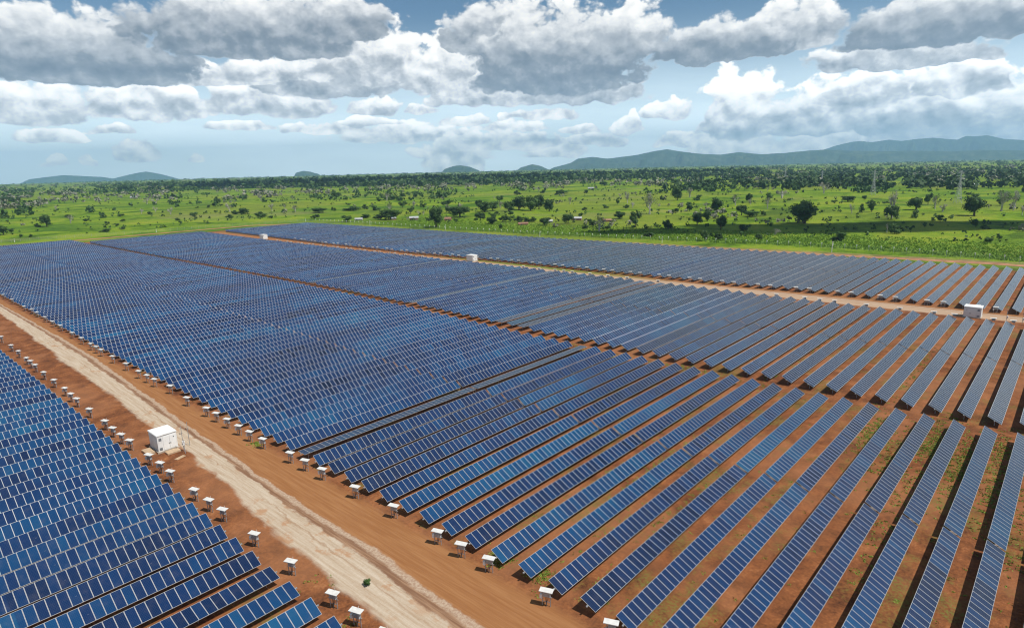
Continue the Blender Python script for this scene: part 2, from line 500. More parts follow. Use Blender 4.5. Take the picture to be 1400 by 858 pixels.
def grass_material():
    m_, t, b = new_mat('grassland')
    g = t.node('ShaderNodeNewGeometry')
    P = g.outputs['Position']
    n1 = t.noise(P, 0.0045, 4.0, 0.6, 0.4)
    n2 = t.noise(P, 0.021, 5.0, 0.62, 0.5)
    n3 = t.noise(P, 0.16, 6.0, 0.68)
    n4 = t.noise(P, 1.3, 4.0, 0.7)
    vo = t.node('ShaderNodeTexVoronoi', voronoi_dimensions='2D')
    t.put(vo.inputs['Vector'], t.v('ADD', P, t.v('SCALE', t.comb(n2, n1, 0.0), s=60.0)))
    vo.inputs['Scale'].default_value = 0.0075
    plot = t.xyz(vo.outputs['Color'])[0]
    col = t.ramp(t.m('ADD', t.m('MULTIPLY', n2, 0.75), t.m('MULTIPLY', n3, 0.45)),
                 [(0.45, (0.036, 0.080, 0.005)), (0.54, (0.095, 0.180, 0.007)), (0.62, (0.170, 0.270, 0.011)), (0.73, (0.255, 0.300, 0.024))])
    col = t.mix(t.step(plot, 0.55, 0.9, 0.0, 0.55), col, (0.19, 0.225, 0.030))
    col = t.mix(t.step(t.m('SUBTRACT', 1.0, plot), 0.62, 0.95, 0.0, 0.55), col, (0.060, 0.150, 0.012))
    stripe = t.noise(t.v('MULTIPLY', t.v('ADD', P, t.v('SCALE', t.comb(n3, n2, 0.0), s=25.0)), (0.0040, 0.016, 1.0)), 1.0, 4.0, 0.6)
    col = t.mix(t.step(stripe, 0.55, 0.68, 0.0, 0.75), col, (0.225, 0.265, 0.028))
    col = t.mix(t.step(stripe, 0.32, 0.44, 0.65, 0.0), col, (0.036, 0.085, 0.008))
    col = t.mix(t.step(n1, 0.54, 0.70, 0.0, 0.6), col, (0.235, 0.23, 0.085))
    bare = t.m('MULTIPLY', t.step(n3, 0.60, 0.74), t.step(n2, 0.52, 0.66))
    col = t.mix(t.m('MULTIPLY', bare, 0.7), col, (0.26, 0.19, 0.095))
    tuft = t.step(n4, 0.35, 0.62, 0.62, 1.12)
    col = t.mix(1.0, col, t.comb(tuft, tuft, tuft), 'MULTIPLY')
    t.l.new(col, b.inputs['Base Color'])
    b.inputs['Roughness'].default_value = 0.9
    b.inputs['Specular IOR Level'].default_value = 0.1
    bp = t.node('ShaderNodeBump')
    bp.inputs['Strength'].default_value = 0.9
    bp.inputs['Distance'].default_value = 0.6
    t.l.new(t.m('ADD', n3, t.m('MULTIPLY', n4, 0.6)), bp.inputs['Height'])
    t.l.new(bp.outputs[0], b.inputs['Normal'])
    return m_


def soil_nodes(t, P):
    n1 = t.noise(P, 0.035, 4.0, 0.6)
    n2 = t.noise(P, 0.32, 6.0, 0.66, 0.3)
    n3 = t.noise(P, 2.6, 5.0, 0.7)
    col = t.ramp(t.m('ADD', t.m('MULTIPLY', n2, 0.6), t.m('MULTIPLY', n3, 0.4)),
                 [(0.34, (0.060, 0.025, 0.013)), (0.45, (0.150, 0.056, 0.023)), (0.56, (0.250, 0.093, 0.035)), (0.70, (0.40, 0.185, 0.078))])
    col = t.mix(t.step(n1, 0.46, 0.60, 0.0, 0.5), col, (0.33, 0.145, 0.066))
    return col, n1, n2, n3


def soil_material():
    m_, t, b = new_mat('red_soil')
    g = t.node('ShaderNodeNewGeometry')
    P = g.outputs['Position']
    col, n1, n2, n3 = soil_nodes(t, P)
    w = t.noise(t.v('ADD', P, (31.0, 7.0, 0.0)), 0.10, 5.0, 0.7)
    green = t.m('MULTIPLY', t.step(w, 0.51, 0.63), t.step(n3, 0.42, 0.60, 0.0, 0.8))
    col = t.mix(green, col, (0.135, 0.150, 0.035))
    t.l.new(col, b.inputs['Base Color'])
    b.inputs['Roughness'].default_value = 0.92
    b.inputs['Specular IOR Level'].default_value = 0.12
    bp = t.node('ShaderNodeBump')
    bp.inputs['Strength'].default_value = 0.7
    bp.inputs['Distance'].default_value = 0.12
    t.l.new(t.m('ADD', n2, t.m('MULTIPLY', n3, 0.5)), bp.inputs['Height'])
    t.l.new(bp.outputs[0], b.inputs['Normal'])
    return m_


def road_material(name, left, right, ymax, profile):
    """a track along Y; left/right = pale strip's edges as curves of Y; profile = colours across it"""
    m_, t, b = new_mat(name)
    g = t.node('ShaderNodeNewGeometry')
    P = g.outputs['Position']
    px, py, pz = t.xyz(P)
    soil, n1, n2, n3 = soil_nodes(t, P)
    yy = t.m('DIVIDE', py, ymax)
    lo, sp = profile['x0'], profile['span']
    L = t.m('MULTIPLY_ADD', t.curve(yy, [(y / ymax, (x - lo) / sp) for y, x in left]), sp, lo)
    Rr = t.m('MULTIPLY_ADD', t.curve(yy, [(y / ymax, (x - lo) / sp) for y, x in right]), sp, lo)
    wob = t.noise(t.v('MULTIPLY', P, (0.55, 0.30, 1.0)), 1.0, 6.0, 0.66)
    wob2 = t.noise(t.v('MULTIPLY', P, (0.09, 0.06, 1.0)), 1.0, 3.0, 0.5)
    xx = t.m('ADD', px, t.m('ADD', t.m('MULTIPLY', t.m('SUBTRACT', wob, 0.5), 1.7), t.m('MULTIPLY', t.m('SUBTRACT', wob2, 0.5), 1.2)))
    lobe = t.m('MULTIPLY', t.m('SUBTRACT', t.noise(t.v('MULTIPLY', P, (0.10, 0.055, 1.0)), 1.0, 5.0, 0.6), 0.5), 5.0)
    xx = t.m('ADD', xx, t.m('MULTIPLY', lobe, t.step(t.m('SUBTRACT', px, L), -1.0, 2.5, 1.0, 0.0)))
    tt = t.m('DIVIDE', t.m('SUBTRACT', xx, L), t.m('MAXIMUM', t.m('SUBTRACT', Rr, L), 0.5))
    # fine streaks along the wheel direction
    st = t.noise(t.v('MULTIPLY', P, (2.6, 0.10, 1.0)), 1.0, 5.0, 0.65)
    grain = t.noise(P, 3.0, 5.0, 0.7)
    sand = t.ramp(t.m('ADD', t.m('MULTIPLY', st, 0.72), t.m('MULTIPLY', grain, 0.28)),
                  [(0.30, (0.33, 0.225, 0.14)), (0.44, (0.425, 0.325, 0.23)), (0.57, (0.50, 0.41, 0.31)), (0.75, (0.58, 0.50, 0.40))])
    patch = t.m('MULTIPLY', t.step(wob, 0.52, 0.64), t.step(wob2, 0.45, 0.56))
    sand = t.mix(t.m('MULTIPLY', patch, profile.get('patch', 0.8)), sand, (0.40, 0.22, 0.115))
    if 'tint' in profile:
        sand = t.mix(profile['tint'], sand, (0.36, 0.19, 0.10))
    orange = t.mix(t.step(st, 0.35, 0.7), (0.27, 0.115, 0.043), (0.345, 0.165, 0.068))
    rut = t.mix(t.step(st, 0.4, 0.65), (0.20, 0.105, 0.06), (0.33, 0.20, 0.12))
    gravel = t.mix(t.step(grain, 0.35, 0.65), (0.33, 0.21, 0.14), (0.47, 0.36, 0.26))
    col = soil
    s = profile['stops']
    col = t.mix(t.step(tt, s[0] - 0.13, s[0] + 0.13), col, sand)
    col = t.mix(t.step(tt, s[1] - 0.05, s[1] + 0.05), col, rut)
    col = t.mix(t.step(tt, s[2] - 0.05, s[2] + 0.07), col, gravel)
    col = t.mix(t.step(tt, s[3] - 0.05, s[3] + 0.05), col, orange)
    wheel = t.m('MULTIPLY', t.step(t.m('ABSOLUTE', t.m('SUBTRACT', tt, 0.62)), 0.0, 0.05, 1.0, 0.0), t.step(wob2, 0.35, 0.6))
    col = t.mix(t.m('MULTIPLY', wheel, 0.65), col, (0.30, 0.18, 0.10))
    # back to plain soil at the verge
    fade = t.step(t.m('ADD', px, t.m('MULTIPLY', t.m('SUBTRACT', wob, 0.5), 1.8)), profile['v0'], profile['v1'])
    col = t.mix(fade, col, soil)
    if 'green' in profile:
        gx0, gx1, gy0, gy1 = profile['green']
        gm = t.m('MULTIPLY', t.step(xx, gx0 - 0.5, gx0 + 0.5), t.step(xx, gx1 - 0.5, gx1 + 0.5, 1.0, 0.0))
        gm = t.m('MULTIPLY', gm, t.step(py, gy0, gy1))
        gm = t.m('MULTIPLY', gm, t.step(grain, 0.30, 0.5, 0.35, 1.0))
        col = t.mix(gm, col, (0.165, 0.185, 0.035))
    t.l.new(col, b.inputs['Base Color'])
    b.inputs['Roughness'].default_value = 0.92
    b.inputs['Specular IOR Level'].default_value = 0.12
    bp = t.node('ShaderNodeBump')
    bp.inputs['Strength'].default_value = 0.5
    bp.inputs['Distance'].default_value = 0.10
    t.l.new(t.m('ADD', t.m('ADD', st, wob), t.m('MULTIPLY', grain, 0.15)), bp.inputs['Height'])
    t.l.new(bp.outputs[0], b.inputs['Normal'])
    return m_


# ------------------------------------------------------------------ the setting: ground, yard, tracks, hills
def terrain():
    radii = [0, 40, 120, 250, 400, 600, 800, 1000, 1300, 1700, 2200, 2800, 3600, 4600, 5800, 7200, 9000, 11000, 13500, 17000, 24000]
    N = 96
    v, f = [(0, 0, 0)], []
    for r_ in radii[1:]:
        for i in range(N):
            a = 2 * math.pi * i / N
            x, y = r_ * math.cos(a), r_ * math.sin(a)
            v.append((x, y, gz(x, y)))
    for i in range(N):
        f.append((0, 1 + i, 1 + (i + 1) % N))
    for k_ in range(len(radii) - 2):
        a, b = 1 + k_ * N, 1 + (k_ + 1) * N
        for i in range(N):
            j = (i + 1) % N
            f.append((a + i, b + i, b + j, a + j))
    me = bpy.data.meshes.new('grassland_ground')
    me.from_pydata(v, [], f)
    me.polygons.foreach_set('use_smooth', [True] * len(f))
    me.materials.append(grass_material())
    return tag(obj('ground', me), kind='structure')


terrain()

BEND = [(0, 127.2), (110, 127.2), (160, 130), (205, 131), (246, 131.5), (334, 130), (400, 128), (520, 127)]
CEND = [(0, 215.7), (60, 215.7), (120, 216), (170, 214.5), (223, 213.5), (257, 211), (340, 208.5), (420, 208), (520, 210)]
DST = [(0, 234.8), (60, 234.8), (96, 231.5), (140, 230), (207, 228.5), (278, 224), (358, 222), (520, 226)]
DEND = [(0, 324.5), (60, 325.5), (100, 325), (135, 321), (176, 318), (224, 315), (280, 311), (386, 308), (520, 300)]
FENCE = [(346, -20), (351, 17), (355.6, 39), (358.7, 72), (358.5, 111), (352.7, 149), (344.5, 191), (337, 240), (330, 297), (325.8, 369), (322.8, 460), (316.6, 544), (250, 566), (193, 573), (102, 592), (-20, 610)]
PERI = [(348, -40), (344, 17), (342.4, 42), (339.2, 71), (335.7, 103), (330.4, 139), (325.8, 181), (320.5, 228), (314, 282), (309, 348), (306, 440), (300, 530), (270, 556), (200, 558), (120, 560), (20, 575)]


def ragged(pts, amp, step=5.0, seed=1):
    rr = random.Random(seed)
    o = []
    for (a, b) in zip(pts, pts[1:] + pts[:1]):
        a, b = Vector(a), Vector(b)
        n = max(1, int((b - a).length / step))
        for i in range(n):
            q = a.lerp(b, i / n)
            o.append((q.x + rr.gauss(0, amp), q.y + rr.gauss(0, amp)))
    return o


def sheet(name, pts, z, mat):
    bm = bmesh.new()
    vs = [bm.verts.new((x, y, z)) for x, y in pts]
    fc = bm.faces.new(vs)
    if fc.normal.z < 0:
        fc.normal_flip()
    bmesh.ops.triangulate(bm, faces=[fc])
    me = bpy.data.meshes.new(name)
    bm.to_mesh(me)
    bm.free()
    me.materials.append(mat)
    return tag(obj(name, me), kind='structure')


def band(name, pts, w, z, mat, amp=0.4, step=4.0, seed=3):
    """a strip of ground along a polyline"""
    rr = random.Random(seed)
    P = []
    for a, b in zip(pts, pts[1:]):
        a, b = Vector(a), Vector(b)
        n = max(1, int((b - a).length / step))
        P += [a.lerp(b, i / n) for i in range(n)]
    P.append(Vector(pts[-1]))
    v, f = [], []
    for i, q in enumerate(P):
        d = (P[min(i + 1, len(P) - 1)] - P[max(i - 1, 0)]).normalized()
        nrm = Vector((-d.y, d.x))
        v.append((*(q + nrm * (w / 2 + rr.gauss(0, amp))), z))
        v.append((*(q - nrm * (w / 2 + rr.gauss(0, amp))), z))
    for i in range(len(P) - 1):
        f.append((2 * i, 2 * i + 1, 2 * i + 3, 2 * i + 2))
    me = bpy.data.meshes.new(name)
    me.from_pydata(v, [], f)
    me.materials.append(mat)
    return tag(obj(name, me), kind='structure')


SOIL = soil_material()
east = [(e + 2.5, y) for y, e in DEND]
yard = [(-75, -60), (328, -60)] + east + [(298, 533), (232, 532), (205, 530), (150, 533), (90, 552), (30, 556), (-75, 556)]
sheet('yard', ragged(yard, 0.7, 4.0), 0.004, SOIL)

ROAD_B = road_material('dirt_road', [(0, 33.0), (53, 33.2), (66, 34.1), (84, 35.4), (115, 37.0), (130, 37.4), (181, 38.2), (288, 40.6), (540, 40.6)],
                       [(0, 37.2), (45, 37.4), (60, 38.4), (77, 38.7), (102, 39.6), (141, 41.0), (203, 42.8), (298, 43.2), (540, 43.2)], 540.0,
                       {'x0': 28.0, 'span': 20.0, 'stops': (0.0, 1.02, 1.24, 1.46), 'v0': 45.6, 'v1': 47.2})
sheet('dirt_road', [(30.2, -60), (47.4, -60), (47.4, 548), (30.2, 548)], 0.008, ROAD_B)

ROAD_D = road_material('service_road', [(0, 225.5), (60, 222.0), (95, 220.5), (138, 219.5), (203, 218.2), (271, 214.5), (340, 210.5), (420, 210.0), (540, 213)],
                       [(0, 231.5), (60, 229.5), (95, 227.5), (138, 225.5), (203, 223.5), (271, 219), (340, 214.5), (420, 214.0), (540, 217)], 540.0,
                       {'x0': 205.0, 'span': 30.0, 'tint': 0.42, 'stops': (0.0, 1.0, 1.05, 1.2), 'v0': 240.0, 'v1': 241.0, 'patch': 0.55, 'green': (224.5, 231.0, 110.0, 175.0)})
rd = [(e + 0.5, y) for y, e in CEND] + [(x, y) for y, x in reversed([(y, s_) for y, s_ in DST])]
sheet('service_road', [(216, -60)] + rd + [(234.8, -60)], 0.008, ROAD_D)

PERI_M = plain('perimeter_track_earth', (0.40, 0.20, 0.115), 0.9, 0.1, 0.0, 0.35, 0.25)
band('perimeter_track', PERI, 7.0, 0.012, PERI_M, 0.35)
TAN_M = plain('dry_verge', (0.255, 0.20, 0.085), 0.95, 0.1, 0.0, 0.35, 0.15)
band('dry_verge', [(x + 6.5, y) for x, y in PERI[:8]], 3.5, 0.016, TAN_M, 0.7, seed=8)
band('mown_strip', [(e + 6.0, y) for y, e in DEND if y <= 100], 6.0, 0.008, plain('mown_grass', (0.085, 0.125, 0.018), 0.95, 0.1, 0.0, 0.4, 0.4), 0.9, 3.0, seed=11)


# ------------------------------------------------------------------ solar trackers
HUB, HW, TH = 1.34, 1.06, 0.04


def module_mesh():
    """one solar panel: aluminium frame round a recessed sheet of glass, local x 0..0.986"""
    mb = MB()
    x0, x1, y0, y1 = 0.008, MODP - 0.008, -HW, HW
    f_ = 0.034
    for (a, b, c, d) in ((x0, x1, y0, y0 + f_), (x0, x1, y1 - f_, y1), (x0, x0 + f_, y0 + f_, y1 - f_), (x1 - f_, x1, y0 + f_, y1 - f_)):
        mb.box(a, b, c, d, 0.0, TH, 1)
    mb.quad([(x0 + f_, y0 + f_, TH - 0.006), (x1 - f_, y0 + f_, TH - 0.006), (x1 - f_, y1 - f_, TH - 0.006), (x0 + f_, y1 - f_, TH - 0.006)], 0,
            [(0.05, 0.026), (0.95, 0.026), (0.95, 0.974), (0.05, 0.974)])
    mb.quad([(x0 + f_, y0 + f_, 0.012), (x0 + f_, y1 - f_, 0.012), (x1 - f_, y1 - f_, 0.012), (x1 - f_, y0 + f_, 0.012)], 2)
    return mb.mesh('solar_panel', [MAT['panel'], MAT['frame'], MAT['back']])


def wing_mesh(n):
    mb = MB()
    mb.box(0.008, n * MODP - 0.008, -HW, HW, 0.0, TH, 1, 0, None, [(0.008, 0), (n - 0.008, 0), (n - 0.008, 1), (0.008, 1)])
    # the underside is white backsheet
    mb.mi[0] = 2
    return mb.mesh('panel_wing', [MAT['panel'], MAT['frame'], MAT['back']])


def tube_mesh(L):
    mb = MB()
    mb.box(-0.25, L + 0.25, -0.07, 0.07, -0.15, -0.012)
    return mb.mesh('torque_tube', MAT['galv'])


def post_mesh():
    mb = MB()
    mb.box(-0.045, 0.045, -0.07, 0.07, 0.0, HUB - 0.16)
    mb.box(-0.10, 0.10, -0.11, 0.11, HUB - 0.24, HUB - 0.02)
    return mb.mesh('support_post', MAT['galv'])


def frame_mesh(L, n):
    """tube and posts in one, for rows too far away to show either"""
    mb = MB()
    mb.box(-0.25, L + 0.25, -0.07, 0.07, HUB - 0.15, HUB - 0.012)
    for i in range(n):
        x = 1.2 + (L - 2.4) * i / (n - 1)
        mb.box(x - 0.045, x + 0.045, -0.06, 0.06, 0.0, HUB - 0.15)
    return mb.mesh('support_frame', MAT['galv'])


def drive_mesh():
    mb = MB()
    mb.box(0.06, 0.36, -0.15, 0.15, HUB - 0.30, HUB + 0.06)
    mb.tube((0.21, -0.15, HUB - 0.12), (0.21, -0.55, HUB - 0.20), 0.09, n=8)
    mb.box(0.12, 0.30, -0.06, 0.06, 0.0, HUB - 0.28)
    return mb.mesh('drive_motor', MAT['rust'])


ME_MOD, ME_POST, ME_DRIVE = module_mesh(), post_mesh(), drive_mesh()
WING, TUBE, FRAME = {}, {}, {}

GAP = 0.42
ORD = ('zeroth first second third fourth fifth sixth seventh eighth ninth tenth eleventh twelfth thirteenth fourteenth fifteenth sixteenth '
       'seventeenth eighteenth nineteenth twentieth').split()


def ordinal(n):
    if n <= 20:
        return ORD[n]
    tens = {2: 'twenty', 3: 'thirty', 4: 'forty'}[n // 10]
    return {2: 'twentieth', 3: 'thirtieth', 4: 'fortieth'}[n // 10] if n % 10 == 0 else tens + '-' + ORD[n % 10]


BLOCK = {   # x start, modules per wing
    'A': (MODX0 - 97 * MODP, 39), 'B': (MODX0, 39), 'C': (MODX0 + 84 * MODP, 41), 'D': (MODX0 + 186 * MODP, 44)}
TILT = {('B', 13): 0, ('A', 7): 13, ('A', 6): 20, ('A', 8): 27, ('C', 21): 4, ('C', 20): 15, ('C', 19): 5, ('C', 31): 4, ('C', 46): 8,
        ('B', 16): 37, ('B', 31): 37, ('D', 22): 38, ('D', 38): 20}


def span(block, y):
    n = BLOCK[block][1]
    L = 2 * n * MODP + GAP
    if block == 'C':
        a, b = interp(y, BEND) + 5.0, interp(y, CEND)
    elif block == 'D':
        a, b = interp(y, DST), interp(y, DEND)
    elif block == 'B':
        a, b = BLOCK['B'][0], interp(y, BEND)
    else:
        a = BLOCK['A'][0]
        b = a + L
    return a, (b - a) / L, n, L


def row_label(block, k):
    if block == 'B':
        if k == 13:
            return 'narrow grey-blue panel row lying nearly flat beside the pale dirt road', None
        n = abs(k - 13)
        if n > 40:
            return 'faint thin blue panel row far along the pale dirt road', 'far panel rows between the dirt road and the first aisle'
        return f'blue panel row on the pale dirt road, {ordinal(n)} {"in front of" if k < 13 else "behind"} its flat-lying row', None
    if block == 'A':
        n = k - 18
        if n == 0:
            return 'blue panel row on the kiosk side of the road, ending at the kiosk', None
        return f'blue panel row on the kiosk side of the road, {ordinal(abs(n))} {"nearer than" if n < 0 else "beyond"} the kiosk', None
    if block == 'C':
        sp_ = {21: 'flat-turned grey panel row just beyond the marked half-tilted row, middle field', 20: 'half-tilted panel row between two flat-turned grey rows, middle field',
               19: 'flat-turned grey panel row just before the half-tilted row, middle field', 31: 'pale grey band-like panel row tilted away, far middle field'}
        if k in sp_:
            return sp_[k], None
        n = abs(k - 20)
        if n > 30 and k > 20:
            return 'faint thin panel row far back between the narrow aisle and service road', 'far panel rows between the aisle and the service road'
        return f'grey-blue panel row in the middle field, {ordinal(n)} {"in front of" if k < 20 else "behind"} its half-tilted row', None
    n = k + 3
    if n == 0:
        return 'grey panel row directly behind the white kiosk of the service road', None
    if n > 30:
        return 'faint thin grey panel row far along the fence side of the service road', 'far panel rows between the service road and the fence'
    return f'grey panel row on the fence side, {ordinal(abs(n))} {"nearer than" if n < 0 else "beyond"} the service road kiosk', None


GROUPS = {'A': 'panel rows on the kiosk side of the dirt road', 'B': 'panel rows on the far side of the dirt road',
          'C': 'panel rows of the middle field', 'D': 'panel rows along the fence'}
NEAR = {('B', k_) for k_ in range(-8, 17)} | {('A', k_) for k_ in range(2, 15)}
tr = random.Random(42)
rows = []
for blk, k0, k1 in (('A', 2, 45), ('B', -11, 117), ('C', -11, 111), ('D', -8, 110)):
    for k_ in range(k0, k1):
        rows.append((blk, k_, TILT.get((blk, k_), 26.5 + {'A': 6.0, 'B': 8.5, 'C': 4.0, 'D': 4.0}[blk] * min(1.0, max(0.0, (k_ - 1) / 11.0)) + tr.gauss(0, 1.0)), tr.gauss(0, 0.03)))
MAXK = {'A': 99, 'B': 68, 'C': 78, 'D': 76}
far_mb = MB()
for blk, k_, tilt, dy in rows:
    y = ROW0 + PITCH * k_
    x0, sx, n, L = span(blk, y)
    rot = Matrix.Translation((x0, y + dy, HUB)) @ Matrix.Diagonal((sx, 1, 1, 1)) @ Matrix.Rotation(R(tilt), 4, 'X')
    if k_ > MAXK[blk]:
        for xs in (0.0, n * MODP + GAP):
            far_mb.box(xs + 0.008, xs + n * MODP - 0.008, -HW, HW, 0.0, TH, 1, 0, rot, [(0.008, 0), (n - 0.008, 0), (n - 0.008, 1), (0.008, 1)])
        far_mb.box(0.0, L, -0.06, 0.06, -1.2, -0.012, 2, None, Matrix.Translation((x0, y + dy, HUB)) @ Matrix.Diagonal((sx, 0.3, 1, 1)))
        continue
    root = bpy.data.objects.new('solar_tracker', None)
    COL.objects.link(root)
    root.empty_display_size = 0.5
    root.location = (x0, y + dy, 0)
    root.scale = (sx, 1, 1)
    lab, grp = row_label(blk, k_)
    tag(root, lab, 'solar panel row', grp or GROUPS[blk])
    if n not in WING:
        WING[n], TUBE[n], FRAME[n] = wing_mesh(n), tube_mesh(L), frame_mesh(L, 11)
    near = (blk, k_) in NEAR
    for w_ in (0, 1):
        xs = w_ * (n * MODP + GAP)
        if near and not (blk == 'A' and w_ == 0):
            for i in range(n):
                o = obj('solar_panel', ME_MOD, root, (xs + i * MODP, 0, HUB))
                o.rotation_euler.x = R(tilt + tr.gauss(0, 0.12))
                if blk == 'A':
                    o.scale.y = 1.07
        else:
            o = obj('panel_wing', WING[n], root, (xs, 0, HUB))
            o.scale.y = {'A': 1.07, 'B': 1.0, 'C': 1.10, 'D': 1.14}[blk]
            o.rotation_euler.x = R(tilt)
    if near:
        o = obj('torque_tube', TUBE[n], root, (0, 0, HUB))
        for i in range(11):
            obj('support_post', ME_POST, root, (1.2 + (L - 2.4) * i / 10 + (0.6 if i == 5 else 0), 0, 0))
    else:
        obj('support_frame', FRAME[n], root)
    if near or (blk in 'BC' and k_ < 40):
        obj('drive_motor', ME_DRIVE, root, (n * MODP, 0, 0))
if far_mb.v:
    tag(obj('far_solar_array', far_mb.mesh('far_solar_array', [MAT['panel'], MAT['frame'], MAT['back']])),
        'panel rows merging into a blue grey sheet at the far end of the plant', 'solar panels', kind='stuff')

TREES = [(0,494,154,18.9,17.3),(0,566,254,11.5,14.2),(0,451,218,8.3,9.4),(0,479,223,6.4,10.5),(0,421,186,7.6,10.1),(0,546,223,8.9,9.5),(0,729,380,14.5,18.1),(0,553,110,9.5,11.1),(0,662,113,14.3,11.7),(0,612,65,16.6,16.0),(0,763,195,15.1,6.4),(0,479,470,15.3,11.5),(0,499,477,14.2,10.3),(0,497,452,13.8,10.8),(0,519,457,17.4,15.0),(0,515,437,15.5,16.2),(0,536,443,12.7,15.9),(0,515,412,11.3,12.8),(0,519,518,8.4,10.0),(0,413,311,8.3,8.3),(0,336,384,12.8,17.5),(0,371,487,20.7,10.4),(0,419,444,18.1,11.2),(0,379,363,8.4,7.2),(0,404,402,9.1,7.2),(0,156,744,10.6,12.0),(0,111,678,8.7,8.7),(0,337,714,12.5,7.5),(0,390,317,10.4,6.9),(0,470,299,9.5,6.9),(0,358,168,4.4,7.0),(0,625,140,5.8,10.9),(1,572,285,8.5,9.2),(1,409,246,9.2,12.4),(1,395,275,5.5,6.0),(1,533,587,14.4,8.1),(1,493,624,10.7,8.1),(1,492,584,8.6,6.9),(1,598,930,17.0,12.2),(1,735,116,8.6,12.1),(1,707,281,8.1,11.4),(1,455,499,10.8,6.9),(1,628,587,10.8,8.8),(1,1222,644,18.2,13.7),(1,633,405,5.9,6.8),(1,2531,976,22.9,20.0),(1,427,528,6.9,6.9),(1,602,142,4.4,8.7),(2,663,278,9.3,12.4),(2,633,233,7.9,11.5),(2,525,301,13.6,19.0),(2,676,101,7.2,13.1),(2,670,53,13.5,18.3),(2,410,145,7.0,4.2),(2,455,92,4.1,6.5),(2,385,686,8.5,8.5),(2,592,786,15.4,12.1),(2,372,253,9.3,11.3),(3,794,396,12.7,13.6),(3,932,269,13.9,15.9),(3,808,281,13.5,9.9),(3,747,430,7.7,8.6),(3,621,291,6.8,6.0),(3,681,46,7.4,17.2),(3,646,91,6.2,6.8),(3,657,407,7.8,13.9),(3,624,467,8.0,8.9),(3,352,783,10.8,10.8),(3,383,737,8.0,9.8),(3,294,812,7.0,8.7),(3,380,1143,10.7,9.6),(3,397,1154,14.6,8.5),(3,323,1550,13.1,11.6),(3,567,112,8.0,22.8),(3,599,149,5.0,8.7),(3,632,37,4.5,7.4),(4,412,221,7.3,6.8),(4,537,210,13.6,5.0),(4,548,205,4.4,4.4),(4,424,171,5.9,4.5),(4,736,356,9.9,7.2),(4,984,325,7.5,8.6),(4,368,164,6.2,4.4),(4,380,144,4.8,3.9),(4,360,207,5.6,3.3),(4,1364,585,9.6,8.0),(4,1324,604,12.6,7.9),(4,1324,653,17.7,9.7),(4,1153,537,22.1,8.3),(4,1129,430,15.3,5.1),(4,723,398,5.5,6.4),(4,1856,824,10.9,10.9),(4,544,285,7.5,4.8),(4,451,87,6.8,6.8),(4,574,98,5.6,6.2),(4,512,53,4.3,5.8),(4,804,188,5.8,5.0),(4,555,83,3.2,2.7),(4,499,79,2.4,3.4),(4,395,104,7.6,5.9),(4,1062,116,4.9,4.9),(4,1192,280,7.3,6.1),(4,800,708,12.2,7.3),(4,402,373,8.8,5.7),(4,405,367,7.5,5.0),(4,403,356,8.6,5.6),(4,411,354,7.5,4.4),(4,414,349,7.5,4.3),(4,384,273,4.9,3.8),(4,587,365,7.0,3.9),(4,546,390,6.1,3.1),(4,1174,786,20.6,9.5),(4,840,645,20.4,7.2),(4,854,697,8.8,6.3),(4,871,619,8.4,6.0),(4,353,330,3.3,3.9),(4,361,207,6.6,2.8),(4,676,853,9.8,7.3),(4,683,829,8.5,7.3),(4,683,762,9.3,8.1),(4,366,497,12.5,6.2),(4,445,614,11.0,6.8),(4,454,647,7.9,6.2),(4,434,641,21.5,5.2),(4,391,645,18.2,5.8),(4,342,573,8.0,4.4),(4,333,504,9.4,6.0),(4,370,528,10.1,4.3),(4,332,725,8.4,5.0),(4,298,666,7.6,4.6),(4,324,648,12.4,6.2),(4,320,619,5.2,3.0),(4,287,727,8.8,5.6),(4,376,697,5.1,4.3),(4,460,1066,10.8,9.6),(4,528,1111,10.3,7.8),(4,723,1437,15.3,8.5),(4,379,906,5.1,4.1),(4,417,656,5.1,5.1),(4,120,698,5.1,3.8),(4,159,958,6.1,4.3),(4,163,949,5.2,3.5),(4,225,1224,7.9,5.6),(4,229,832,7.5,4.2),(4,247,835,8.5,3.4),(4,220,739,4.5,3.0),(4,201,722,4.4,2.9),(4,187,632,5.2,2.6),(4,170,620,8.7,3.1),(4,281,839,6.2,3.5),(4,257,693,5.3,3.0),(4,201,790,6.2,3.1),(4,114,632,2.9,2.9),(4,120,630,2.9,2.4),(4,149,745,5.6,4.2),(4,561,2288,19.9,13.3),(4,527,2224,14.9,12.8),(4,469,2374,26.4,11.0),(4,284,1554,14.2,11.4),(4,279,1613,26.4,11.7),]
STAND_A = [ (32.1,229.2),(31.8,214.7),(31.7,205.6),(31.5,195.8),(31.5,191.6),(31.4,186.5),(31.2,177.5),(31.2,168.6),(31.2,159.9),(31.0,154.5),(30.9,150.0),(30.8,141.0),(30.8,131.5),(30.6,126.5),(30.6,122.0),(30.7,117.9),(30.7,108.9),(30.8,104.3),(30.7,99.9),(30.7,91.0),(30.8,86.3),(30.9,82.2),(30.9,73.1),(30.9,64.1),(30.9,55.3),(30.9,50.9),(31.0,46.2) ]
STAND_B = [ (46.1,37.8),(46.5,29.8),(46.3,46.6),(46.2,51.2),(46.2,55.5),(46.5,64.8),(46.2,73.4),(46.2,82.1),(46.1,86.9),(46.0,91.3),(45.8,100.1),(45.8,104.9),(45.8,109.1),(45.9,113.9),(45.9,118.6),(45.9,122.9),(45.8,132.1),(46.5,142.8),(46.0,150.5),(46.0,155.0),(45.9,160.0),(46.1,169.2),(46.1,179.2),(46.2,188.7),(46.3,193.2),(46.3,198.0),(46.6,207.7),(46.7,217.2),(47.1,231.2),(47.0,240.0),(47.2,250.1),(47.4,261.3),(47.6,269.5),(47.0,277.4),(47.4,298.6),(47.3,313.5) ]
